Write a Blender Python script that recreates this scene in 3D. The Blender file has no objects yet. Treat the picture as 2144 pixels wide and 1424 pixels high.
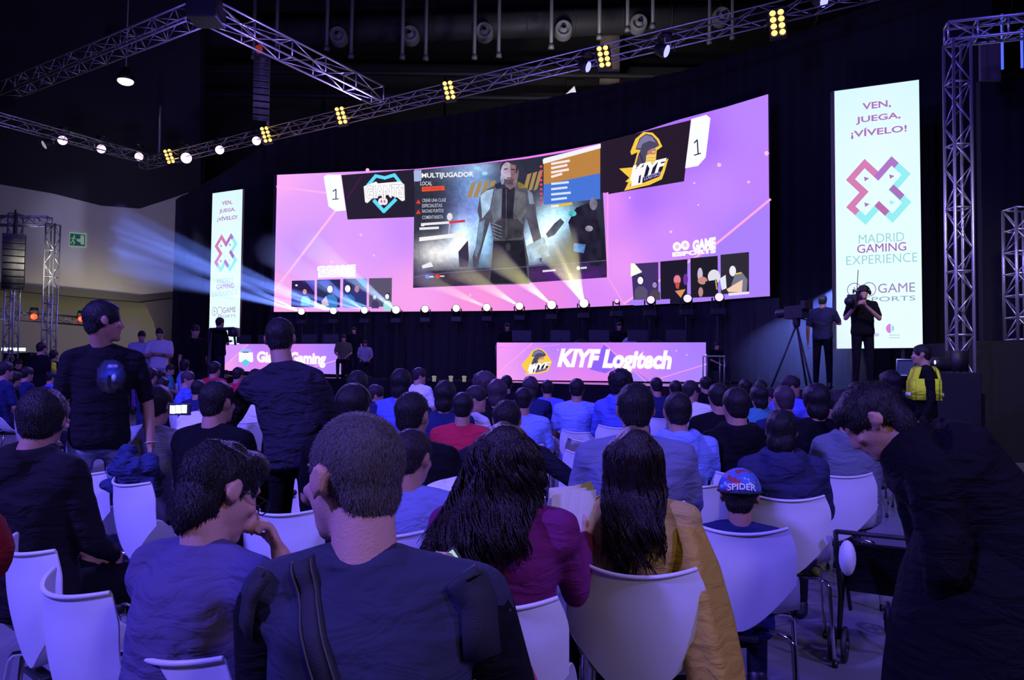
import bpy, bmesh, math, random
import numpy as np
from mathutils import Vector, Matrix, Euler, noise

# ------------------------------------------------------------------ camera
W, H, F = 2144.0, 1424.0, 1635.0
CAMZ = 1.42
PITCH = math.atan(68.0 / F)
ROLL = 0.0125
sc = bpy.context.scene
COL = sc.collection
_R = Vector((1, 0, 0)); _U = Vector((0, -math.sin(PITCH), math.cos(PITCH))); _F = Vector((0, math.cos(PITCH), math.sin(PITCH)))
CR = _R * math.cos(ROLL) + _U * math.sin(ROLL)
CU = _U * math.cos(ROLL) - _R * math.sin(ROLL)
cam_d = bpy.data.cameras.new('camera')
cam_d.sensor_width = 36.0
cam_d.lens = 36.0 * F / W
cam_d.clip_end = 300
cam_d.dof.use_dof = False
cam = bpy.data.objects.new('camera', cam_d)
COL.objects.link(cam)
_m = Matrix((( CR.x, CU.x, -_F.x, 0), (CR.y, CU.y, -_F.y, 0), (CR.z, CU.z, -_F.z, CAMZ), (0, 0, 0, 1)))
cam.matrix_world = _m
sc.camera = cam
C0 = Vector((0, 0, CAMZ))

def ray(px, py):
    return _F + CR * ((px - W / 2) / F) + CU * ((H / 2 - py) / F)
def P(px, py, d):
    r = ray(px, py); return C0 + r * (d / r.y)
def Pz(px, py, z):
    r = ray(px, py); return C0 + r * ((z - CAMZ) / r.z)
def horizon(px):
    # pixel row of the horizon at this column
    lo, hi = 600.0, 950.0
    for _ in range(30):
        m = (lo + hi) / 2
        if ray(px, m).z > 0: lo = m
        else: hi = m
    return lo

# ------------------------------------------------------------------ world, exposure
w = bpy.data.worlds.new('hall_ambient'); sc.world = w; w.use_nodes = True
w.node_tree.nodes['Background'].inputs[0].default_value = (0.30, 0.26, 0.42, 1)
w.node_tree.nodes['Background'].inputs[1].default_value = 0.018
sc.view_settings.view_transform = 'Standard'
sc.view_settings.look = 'None'
sc.view_settings.exposure = 0.0
sc.view_settings.gamma = 1.0
sc.view_settings.use_curve_mapping = False
sc.cycles.use_denoising = True
sc.cycles.max_bounces = 5
sc.cycles.diffuse_bounces = 3
sc.cycles.glossy_bounces = 3
sc.cycles.volume_bounces = 0
sc.cycles.sample_clamp_indirect = 4.0

def area_light(name, loc, target, power, color, size=0.7, spread=140):
    l = bpy.data.lights.new(name, 'AREA'); l.shape = 'DISK'; l.size = size
    l.energy = power; l.color = color; l.spread = math.radians(spread)
    o = bpy.data.objects.new(name, l); COL.objects.link(o)
    o.location = loc
    o.rotation_euler = (Vector(target) - Vector(loc)).to_track_quat('-Z', 'Y').to_euler()
    return o
def spot_light(name, loc, target, power, color, angle=30, blend=0.5, size=0.1):
    l = bpy.data.lights.new(name, 'SPOT'); l.energy = power; l.color = color
    l.spot_size = math.radians(angle); l.spot_blend = blend; l.shadow_soft_size = size
    o = bpy.data.objects.new(name, l); COL.objects.link(o)
    o.location = loc
    o.rotation_euler = (Vector(target) - Vector(loc)).to_track_quat('-Z', 'Y').to_euler()
    return o
# blue and violet washes from the house trusses above and behind the audience
BLUE = (0.15, 0.115, 1.0)
area_light('wash_left', (-7.5, -1.0, 7.0), (-2.5, 5.0, 0.8), 1500, BLUE, 0.8, 150)
area_light('wash_right', (6.5, -2.0, 7.5), (1.5, 5.0, 0.8), 620, (0.17, 0.125, 1.0), 0.8, 150)
area_light('wash_rows', (-1.0, 6.5, 10.0), (0.0, 13.5, 0.8), 620, (0.13, 0.09, 1.0), 0.8, 130)
area_light('wash_left_rows', (-9.0, 8.0, 9.0), (-8.0, 16.0, 0.8), 420, (0.16, 0.11, 1.0), 0.8, 130)
area_light('house_neutral', (3.0, -3.0, 5.5), (0.9, 2.6, 0.9), 26, (1.0, 0.80, 0.58), 0.8, 100)
area_light('truss_wash', (-5.0, 25.0, 9.8), (-0.5, 9.0, 1.0), 900, (0.22, 0.14, 1.0), 0.8, 110)
area_light('roof_fill', (2.0, 34.0, 13.0), (6.0, 44.0, 19.0), 260, (0.9, 0.9, 1.0), 2.0, 150)  # unseen light added to lift the dark roof services

# ------------------------------------------------------------------ materials
def lin(c):
    return tuple(((x / 255.0) / 12.92 if x / 255.0 <= 0.04045 else ((x / 255.0 + 0.055) / 1.055) ** 2.4) for x in c)
_mats = {}
def mat(name, col, rough=0.6, metal=0.0, bump=0.0, bscale=60.0, spec=0.5, var=0.0, vscale=6.0, sheen=0.0, coat=0.0):
    if name in _mats: return _mats[name]
    m = bpy.data.materials.new(name); m.use_nodes = True
    nt = m.node_tree; b = nt.nodes['Principled BSDF']
    b.inputs['Base Color'].default_value = (*col, 1)
    b.inputs['Roughness'].default_value = rough
    b.inputs['Metallic'].default_value = metal
    b.inputs['Specular IOR Level'].default_value = spec
    if sheen: b.inputs['Sheen Weight'].default_value = sheen
    if coat: b.inputs['Coat Weight'].default_value = coat
    tc = nt.nodes.new('ShaderNodeTexCoord')
    if var:
        n = nt.nodes.new('ShaderNodeTexNoise'); n.inputs['Scale'].default_value = vscale; n.inputs['Detail'].default_value = 5
        nt.links.new(tc.outputs['Object'], n.inputs['Vector'])
        mx = nt.nodes.new('ShaderNodeMix'); mx.data_type = 'RGBA'
        mx.inputs['A'].default_value = (*[c * (1 - var) for c in col], 1)
        mx.inputs['B'].default_value = (*[min(1, c * (1 + var)) for c in col], 1)
        nt.links.new(n.outputs['Fac'], mx.inputs['Factor'])
        nt.links.new(mx.outputs['Result'], b.inputs['Base Color'])
    if bump:
        n2 = nt.nodes.new('ShaderNodeTexNoise'); n2.inputs['Scale'].default_value = bscale; n2.inputs['Detail'].default_value = 4
        nt.links.new(tc.outputs['Object'], n2.inputs['Vector'])
        bp = nt.nodes.new('ShaderNodeBump'); bp.inputs['Strength'].default_value = bump; bp.inputs['Distance'].default_value = 0.02
        nt.links.new(n2.outputs['Fac'], bp.inputs['Height']); nt.links.new(bp.outputs['Normal'], b.inputs['Normal'])
    _mats[name] = m
    return m
def cloth(col, folds=0.5):
    key = 'cloth_%d_%d_%d_%d' % (int(col[0] * 999), int(col[1] * 999), int(col[2] * 999), int(folds * 10))
    if key in _mats: return _mats[key]
    m = mat(key, col, 0.9, 0, 0, sheen=0.0, spec=0.12)
    nt = m.node_tree; b = nt.nodes['Principled BSDF']; tc = nt.nodes['Texture Coordinate']
    mp = nt.nodes.new('ShaderNodeMapping'); mp.inputs['Scale'].default_value = (1, 1, 2.6)
    n1 = nt.nodes.new('ShaderNodeTexNoise'); n1.inputs['Scale'].default_value = 7; n1.inputs['Detail'].default_value = 3; n1.inputs['Distortion'].default_value = 0.8
    n2 = nt.nodes.new('ShaderNodeTexNoise'); n2.inputs['Scale'].default_value = 500; n2.inputs['Detail'].default_value = 1
    b1 = nt.nodes.new('ShaderNodeBump'); b1.inputs['Strength'].default_value = folds; b1.inputs['Distance'].default_value = 0.06
    b2 = nt.nodes.new('ShaderNodeBump'); b2.inputs['Strength'].default_value = 0.2; b2.inputs['Distance'].default_value = 0.002
    nt.links.new(tc.outputs['Object'], mp.inputs[0]); nt.links.new(mp.outputs[0], n1.inputs['Vector'])
    nt.links.new(tc.outputs['Object'], n2.inputs['Vector'])
    nt.links.new(n1.outputs['Fac'], b1.inputs['Height']); nt.links.new(n2.outputs['Fac'], b2.inputs['Height'])
    nt.links.new(b1.outputs['Normal'], b2.inputs['Normal']); nt.links.new(b2.outputs['Normal'], b.inputs['Normal'])
    return m
def emis(name, col, strength=1.0, sample=False):
    if name in _mats: return _mats[name]
    m = bpy.data.materials.new(name); m.use_nodes = True
    nt = m.node_tree; b = nt.nodes['Principled BSDF']
    b.inputs['Base Color'].default_value = (0.01, 0.01, 0.01, 1)
    b.inputs['Emission Color'].default_value = (*col, 1)
    b.inputs['Emission Strength'].default_value = strength
    if not sample: m.cycles.emission_sampling = 'NONE'
    _mats[name] = m
    return m
def art_mat(name, strength=1.0, sample=False, emit=True):
    if name in _mats: return _mats[name]
    m = bpy.data.materials.new(name); m.use_nodes = True
    nt = m.node_tree; b = nt.nodes['Principled BSDF']
    a = nt.nodes.new('ShaderNodeVertexColor'); a.layer_name = 'Col'
    if emit:
        b.inputs['Base Color'].default_value = (0.01, 0.01, 0.01, 1)
        b.inputs['Roughness'].default_value = 0.7
        b.inputs['Specular IOR Level'].default_value = 0.1
        nt.links.new(a.outputs['Color'], b.inputs['Emission Color'])
        b.inputs['Emission Strength'].default_value = strength
    else:
        nt.links.new(a.outputs['Color'], b.inputs['Base Color']); b.inputs['Roughness'].default_value = 0.8
    if not sample: m.cycles.emission_sampling = 'NONE'
    _mats[name] = m
    return m
def hair_mat(name, col, rough=0.5):
    if name in _mats: return _mats[name]
    m = mat(name, col, rough, spec=0.28)
    nt = m.node_tree; b = nt.nodes['Principled BSDF']; tc = nt.nodes['Texture Coordinate']
    mp = nt.nodes.new('ShaderNodeMapping'); mp.inputs['Scale'].default_value = (1, 1, 0.18)
    n = nt.nodes.new('ShaderNodeTexNoise'); n.inputs['Scale'].default_value = 160; n.inputs['Detail'].default_value = 3
    bp = nt.nodes.new('ShaderNodeBump'); bp.inputs['Strength'].default_value = 0.7; bp.inputs['Distance'].default_value = 0.01
    nt.links.new(tc.outputs['Object'], mp.inputs[0]); nt.links.new(mp.outputs[0], n.inputs['Vector'])
    nt.links.new(n.outputs['Fac'], bp.inputs['Height']); nt.links.new(bp.outputs['Normal'], b.inputs['Normal'])
    return m

# ------------------------------------------------------------------ mesh helpers
class MB:
    def __init__(s): s.v = []; s.f = []; s.c = []; s.mi = []
    def add(s, vs, fs, mi=0, col=None):
        o = len(s.v); s.v.extend([tuple(x) for x in vs])
        for f in fs:
            s.f.append(tuple(i + o for i in f)); s.mi.append(mi); s.c.append(col)
    def box(s, c, dim, rot=None, mi=0, col=None):
        hx, hy, hz = dim[0] / 2, dim[1] / 2, dim[2] / 2
        M = rot.to_matrix() if rot is not None and not isinstance(rot, Matrix) else rot
        vs = []
        for x, y, z in ((-1, -1, -1), (1, -1, -1), (1, 1, -1), (-1, 1, -1), (-1, -1, 1), (1, -1, 1), (1, 1, 1), (-1, 1, 1)):
            q = Vector((x * hx, y * hy, z * hz))
            if M is not None: q = M @ q
            vs.append(Vector(c) + q)
        s.add(vs, [(0, 3, 2, 1), (4, 5, 6, 7), (0, 1, 5, 4), (1, 2, 6, 5), (2, 3, 7, 6), (3, 0, 4, 7)], mi, col)
    def rings(s, rings, cap=True, mi=0, col=None):
        n = len(rings[0]); vs = [p for r in rings for p in r]; fs = []
        for i in range(len(rings) - 1):
            for j in range(n):
                k = (j + 1) % n
                fs.append((i * n + j, i * n + k, (i + 1) * n + k, (i + 1) * n + j))
        if cap:
            fs.append(tuple(reversed(range(n)))); fs.append(tuple((len(rings) - 1) * n + j for j in range(n)))
        s.add(vs, fs, mi, col)
    def tube(s, pts, r, n=8, mi=0, cap=True, col=None):
        pts = [Vector(p) for p in pts]
        rr = r if isinstance(r, (list, tuple)) else [r] * len(pts)
        rings = []; prev = None
        for i, p in enumerate(pts):
            t = (pts[min(i + 1, len(pts) - 1)] - pts[max(i - 1, 0)])
            if t.length < 1e-9: t = Vector((0, 0, 1))
            t.normalize()
            if prev is None:
                a = Vector((0, 0, 1)) if abs(t.z) < 0.9 else Vector((1, 0, 0))
                x = t.cross(a).normalized()
            else:
                x = (prev - t * prev.dot(t))
                x = x.normalized() if x.length > 1e-6 else t.orthogonal().normalized()
            prev = x; y = t.cross(x)
            rings.append([p + (x * math.cos(2 * math.pi * j / n) + y * math.sin(2 * math.pi * j / n)) * rr[i] for j in range(n)])
        s.rings(rings, cap, mi, col)
    def ell(s, c, rad, M=None, n=16, m=10, mi=0, col=None):
        c = Vector(c); rings = []
        for i in range(m + 1):
            th = math.pi * (i + 0.0) / m
            th = min(max(th, 0.02), math.pi - 0.02)
            rg = []
            for j in range(n):
                ph = 2 * math.pi * j / n
                q = Vector((rad[0] * math.sin(th) * math.cos(ph), rad[1] * math.sin(th) * math.sin(ph), -rad[2] * math.cos(th)))
                if M is not None: q = M @ q
                rg.append(c + q)
            rings.append(rg)
        s.rings(rings, True, mi, col)
    def cone(s, p0, r0, p1, r1, n=14):
        # capsule with two radii
        p0 = Vector(p0); p1 = Vector(p1); d = p1 - p0; L = d.length
        if L < 1e-6: s.ell(p0, (r0, r0, r0)); return
        t = d / L; x = t.orthogonal().normalized(); y = t.cross(x); rings = []
        prof = [(-r0 * 0.99, r0 * 0.14), (-r0 * 0.8, r0 * 0.6), (-r0 * 0.45, r0 * 0.89), (0, r0), (L, r1), (L + r1 * 0.45, r1 * 0.89), (L + r1 * 0.8, r1 * 0.6), (L + r1 * 0.99, r1 * 0.14)]
        for a, rad in prof:
            rings.append([p0 + t * a + (x * math.cos(2 * math.pi * j / n) + y * math.sin(2 * math.pi * j / n)) * rad for j in range(n)])
        s.rings(rings)
    def mesh(s, name, mats, smooth=True, colattr=False):
        me = bpy.data.meshes.new(name)
        me.from_pydata(s.v, [], s.f)
        if not isinstance(mats, (list, tuple)): mats = [mats]
        for m in mats: me.materials.append(m)
        if any(s.mi): me.polygons.foreach_set('material_index', s.mi)
        if colattr:
            ca = me.color_attributes.new('Col', 'FLOAT_COLOR', 'CORNER'); data = []
            for f, c in zip(s.f, s.c):
                c = c or (1, 1, 1)
                for k, i in enumerate(f):
                    cc = c(s.v[i]) if callable(c) else c
                    data.extend((cc[0], cc[1], cc[2], 1.0))
            ca.data.foreach_set('color', data)
        if smooth: me.polygons.foreach_set('use_smooth', [True] * len(me.polygons))
        me.update()
        return me

def link(name, me, parent=None, loc=None):
    o = bpy.data.objects.new(name, me); COL.objects.link(o)
    if loc is not None: o.location = loc
    if parent is not None: o.parent = parent
    return o
def obj(name, mb, m, parent=None, smooth=True, bevel=0.0, loc=None, autosmooth=None, colattr=False):
    me = mb.mesh(name, m, smooth, colattr)
    o = link(name, me, parent, loc)
    if bevel:
        b = o.modifiers.new('bevel', 'BEVEL'); b.width = bevel; b.segments = 2; b.limit_method = 'ANGLE'
    if smooth and autosmooth:
        for p in me.edges: pass
        e = me.attributes.new('sharp_edge', 'BOOLEAN', 'EDGE') if 'sharp_edge' not in me.attributes else me.attributes['sharp_edge']
        bm = bmesh.new(); bm.from_mesh(me)
        vals = [(len(ed.link_faces) == 2 and ed.calc_face_angle(0) > autosmooth) for ed in bm.edges]
        bm.free(); e.data.foreach_set('value', vals)
    return o
def thing(name, label, cat, loc=(0, 0, 0), rotz=0.0, group=None, scale=1.0):
    o = bpy.data.objects.new(name, None); COL.objects.link(o)
    o.location = loc; o.rotation_euler = (0, 0, rotz); o.scale = (scale,) * 3
    o.empty_display_size = 0.1
    o['label'] = label; o['category'] = cat
    if group: o['group'] = group
    return o
def tag(o, label, cat, group=None, kind=None):
    if label: o['label'] = label
    if cat: o['category'] = cat
    if group: o['group'] = group
    if kind: o['kind'] = kind
    return o
def struct(o): o['kind'] = 'structure'; return o
def copy_tree(o, label=None, loc=None, rotz=None, scale=None, group=None, mats=None):
    r = o.copy(); COL.objects.link(r)
    if label: r['label'] = label
    if group: r['group'] = group
    if loc is not None: r.location = loc
    if rotz is not None: r.rotation_euler = (0, 0, rotz)
    if scale is not None: r.scale = (scale,) * 3
    for ch in list(o.children):
        c = ch.copy(); COL.objects.link(c); c.parent = r
        for g in list(ch.children):
            e = g.copy(); COL.objects.link(e); e.parent = c
    return r
def set_mats(root, table):
    for o in [root] + list(root.children):
        k = o.name.split('.')[0]
        if k in table and o.type == 'MESH':
            for i, m in enumerate(table[k] if isinstance(table[k], (list, tuple)) else [table[k]]):
                o.material_slots[i].link = 'OBJECT'; o.material_slots[i].material = m

def fuse(mb, name, m, voxel=0.012, smooth=4, disp=None, fac=0.5):
    """one continuous surface out of overlapping closed shells"""
    me = mb.mesh('tmp', m)
    o = bpy.data.objects.new('tmp', me); COL.objects.link(o)
    r = o.modifiers.new('r', 'REMESH'); r.mode = 'VOXEL'; r.voxel_size = voxel; r.use_smooth_shade = True
    if smooth:
        s = o.modifiers.new('s', 'SMOOTH'); s.factor = fac; s.iterations = smooth
    dg = bpy.context.evaluated_depsgraph_get(); dg.update()
    out = bpy.data.meshes.new_from_object(o.evaluated_get(dg))
    bpy.data.objects.remove(o); bpy.data.meshes.remove(me)
    out.name = name
    if len(out.materials) == 0: out.materials.append(m)
    if disp:
        n = len(out.vertices); co = np.empty(n * 3); out.vertices.foreach_get('co', co); co = co.reshape(-1, 3)
        no = np.empty(n * 3); out.vertex_normals.foreach_get('vector', no); no = no.reshape(-1, 3)
        for i in range(n): co[i] += no[i] * disp(co[i])
        out.vertices.foreach_set('co', co.ravel())
    out.polygons.foreach_set('use_smooth', [True] * len(out.polygons))
    out.update()
    return out
# ------------------------------------------------------------------ people
SKIN = mat('skin', (0.42, 0.22, 0.15), 0.55, bump=0.15, bscale=220, spec=0.3)
SKIN_P = mat('skin_pale', (0.55, 0.30, 0.22), 0.55, bump=0.15, bscale=220, spec=0.3)
HAIR_BLK = hair_mat('hair_black', (0.010, 0.008, 0.008))
HAIR_BRN = hair_mat('hair_brown', (0.028, 0.016, 0.012))
HAIR_GREY = hair_mat('hair_grizzled', (0.085, 0.070, 0.062), 0.65)
DENIM = cloth((0.16, 0.17, 0.27)); BLACKC = cloth((0.005, 0.005, 0.007)); DARKTR = cloth((0.010, 0.010, 0.018))
SHOE = mat('shoe_black', (0.012, 0.012, 0.014), 0.5)
EYE_W = mat('eye_white', (0.7, 0.7, 0.7), 0.2)

V = Vector
def rotM(yaw=0, pitch=0, roll=0):
    # yaw > 0 turns to the figure's right, pitch > 0 nods forward
    return Matrix.Rotation(-yaw, 3, 'Z') @ Matrix.Rotation(-pitch, 3, 'X') @ Matrix.Rotation(roll, 3, 'Y')
rad = math.radians

def seated(lean=0.0, headfwd=0.03, yaw=0, pitch=0, roll=0, arms='lap', bend=None, wide=1.0):
    J = dict(pelvis=V((0, 0, .52)), waist=V((0, -.02, .68)), chest=V((0, -.015, .89)), neck=V((0, -.005, 1.055)),
             head=V((0, headfwd, 1.185)),
             sL=V((-.185 * wide, -.005, 1.0)), sR=V((.185 * wide, -.005, 1.0)),
             hL=V((-.09, .02, .51)), hR=V((.09, .02, .51)), kL=V((-.13, .43, .50)), kR=V((.13, .43, .50)),
             aL=V((-.13, .42, .09)), aR=V((.13, .42, .09)))
    R = Matrix.Rotation(-lean, 3, 'X'); o = J['pelvis']
    for k in ('waist', 'chest', 'neck', 'head', 'sL', 'sR'):
        q = J[k] - o; f = 0.5 if k == 'waist' else 1.0
        J[k] = o + Matrix.Rotation(-lean * f, 3, 'X') @ q
    s = 1
    for sd, x in (('L', -1), ('R', 1)):
        S = J['s' + sd]
        if arms == 'lap':
            J['e' + sd] = S + V((x * .055, .06, -.26)); J['w' + sd] = V((x * .10, .30, .62)) if not lean else S + V((-x * .05, .32, -.32))
        elif arms == 'side':
            J['e' + sd] = S + V((x * .05, -.02, -.28)); J['w' + sd] = S + V((x * .07, .10, -.50))
        elif arms == 'phone':
            J['e' + sd] = S + V((x * .05, .10, -.25)); J['w' + sd] = S + V((-x * .09, .32, -.10))
    J['Mh'] = rotM(yaw, pitch, roll); J['arms'] = {}
    return J
def standing(**k):
    J = dict(pelvis=V((0, 0, .95)), waist=V((0, .0, 1.10)), chest=V((0, -.01, 1.30)), neck=V((0, -.01, 1.47)),
             head=V((0, .03, 1.61)), sL=V((-.19, -.01, 1.42)), sR=V((.19, -.01, 1.42)),
             eL=V((-.25, -.03, 1.13)), eR=V((.25, -.03, 1.13)), wL=V((-.27, .05, .87)), wR=V((.27, .05, .87)),
             hL=V((-.09, 0, .93)), hR=V((.09, 0, .93)), kL=V((-.11, .02, .50)), kR=V((.11, .02, .50)),
             aL=V((-.12, 0, .09)), aR=V((.12, 0, .09)))
    J['Mh'] = rotM(k.pop('yaw', 0), k.pop('pitch', 0), k.pop('roll', 0)); J['arms'] = {}
    J.update(k)
    return J

def head_shapes(mb, c, M, child=1.0, detail=True):
    T = lambda x, y, z: c + M @ V((x, y, z))
    n, m = (20, 14) if detail else (14, 9)
    mb.ell(T(0, -.010, .030), (.074, .089, .083), M, n, m)
    mb.ell(T(0, .018, -.022), (.062, .068, .078), M, n, m)
    mb.ell(T(0, .036, -.068), (.044, .048, .042), M, n, m)      # jaw
    mb.ell(T(0, .070, -.094), (.021, .019, .018), M, 12, 8)     # chin
    if detail:
        mb.cone(T(0, .084, .012), .008, T(0, .100, -.026), .0115)   # nose
        mb.ell(T(.010, .091, -.030), (.009, .010, .008), M, 8, 6); mb.ell(T(-.010, .091, -.030), (.009, .010, .008), M, 8, 6)
        mb.ell(T(0, .075, .028), (.048, .014, .010), M, 12, 8)   # brow
        mb.ell(T(0, .081, -.052), (.024, .011, .006), M, 12, 6)  # lips
        mb.ell(T(0, .078, -.062), (.021, .011, .007), M, 12, 6)
        for s in (-1, 1):
            mb.ell(T(s * .040, .070, -.018), (.017, .016, .014), M, 10, 7)  # cheek
    for s in (-1, 1):   # ears: rim, hollow and lobe
        Me = M @ Matrix.Rotation(s * 0.35, 3, 'Z')
        mb.ell(T(s * .079, -.004, .000), (.008, .017, .027), Me, 12, 10)
        if detail:
            rim = [T(s * (.088 - .003 * abs(math.cos(a))), -.008 + .017 * math.cos(a), .002 + .026 * math.sin(a)) for a in [math.pi * (i / 9 * 1.5 - .15) for i in range(10)]]
            mb.tube(rim, .0042, 6)
            mb.ell(T(s * .080, .004, -.023), (.006, .009, .010), M, 8, 6)

def hand(mb, wrist, dirv, palm_n, side, curl=0.5, sc_=1.0, hold=False):
    """palm, four fingers of different length with knuckle bends and a thumb from the side"""
    d = dirv.normalized(); nrm = (palm_n - d * palm_n.dot(d)).normalized(); x = d.cross(nrm) * side   # x towards the thumb
    k = sc_
    pc = wrist + d * .045 * k
    M = Matrix((x, d, nrm)).transposed()
    mb.ell(wrist + d * .012 * k, (.024 * k, .03 * k, .018 * k), M, 10, 8)
    mb.ell(pc, (.040 * k, .048 * k, .014 * k), M, 12, 8)
    for i, (off, L) in enumerate(((.028, .072), (.010, .080), (-.010, .074), (-.027, .058))):
        p = wrist + d * (.082 - .004 * abs(i - 1)) * k + x * off * k
        dd = d.copy(); a = p; r0 = .0090 * k
        for j, fr in enumerate((.42, .32, .26)):
            ang = curl * (0.55 if j == 0 else 0.8) + .05 * i
            dd = (dd * math.cos(ang) + nrm * math.sin(ang)).normalized()
            b = a + dd * L * fr * k
            nrm2 = nrm
            mb.cone(a, r0, b, r0 * .88, 8); r0 *= .9; a = b
            nrm = (nrm - dd * nrm.dot(dd))
            nrm = nrm.normalized() if nrm.length > 1e-4 else nrm2
        nrm = (palm_n - d * palm_n.dot(d)).normalized()
    a = wrist + d * .025 * k + x * .026 * k
    t1 = a + (d * .75 + x * .62 + nrm * .2).normalized() * .040 * k
    t2 = t1 + (d * .9 + x * .15 + nrm * (.35 + curl * .5)).normalized() * .032 * k
    mb.cone(a, .013 * k, t1, .0105 * k, 8); mb.cone(t1, .0105 * k, t2, .0085 * k, 8)

def torso(mb, J, k, grow, top=True, skirt=0.0):
    hx = (J['hR'] - J['hL']).normalized(); sx = (J['sR'] - J['sL']).normalized()
    sw = (J['sR'] - J['sL']).length / 2
    sp = [J['pelvis'] - (J['waist'] - J['pelvis']).normalized() * (.05 + skirt), J['pelvis'], J['waist'],
          (J['waist'] + J['chest']) / 2, J['chest'], (J['chest'] * .45 + (J['sL'] + J['sR']) / 2 * .55), (J['sL'] + J['sR']) / 2 + (J['neck'] - J['chest']).normalized() * .015, J['neck'] + (J['neck'] - J['chest']).normalized() * .005]
    rx = [.155, .172, .158, .165, .178, .175, .140, .060]
    ry = [.115, .125, .112, .116, .122, .112, .080, .055]
    rr = []
    for i, p in enumerate(sp):
        t = (sp[min(i + 1, 7)] - sp[max(i - 1, 0)]).normalized()
        u = min(1, i / 5.0); x = (hx * (1 - u) + sx * u); x = (x - t * x.dot(t)).normalized(); y = t.cross(x)
        a = rx[i] * k * (1 if i < 3 else (sw / .185) ** .6) + grow; b = ry[i] * k + grow; rg = []
        for j in range(20):
            th = 2 * math.pi * j / 20; c, s = math.cos(th), math.sin(th)
            e = 0.85
            rg.append(p + x * a * math.copysign(abs(c) ** e, c) + y * b * math.copysign(abs(s) ** e, s))
        rr.append(rg)
    mb.rings(rr)
    for s in 'LR':   # shoulder slope
        S = J['s' + s]; tgt = J['neck'] + (S - J['neck']) * .12
        mb.cone(S, (.050 * k + grow), tgt, (.040 * k + grow * .6))
        mb.cone(S + (J['chest'] - J['neck']) * .22, (.055 * k + grow), J['chest'] + (S - J['chest']) * .3, .08 * k + grow)

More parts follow.
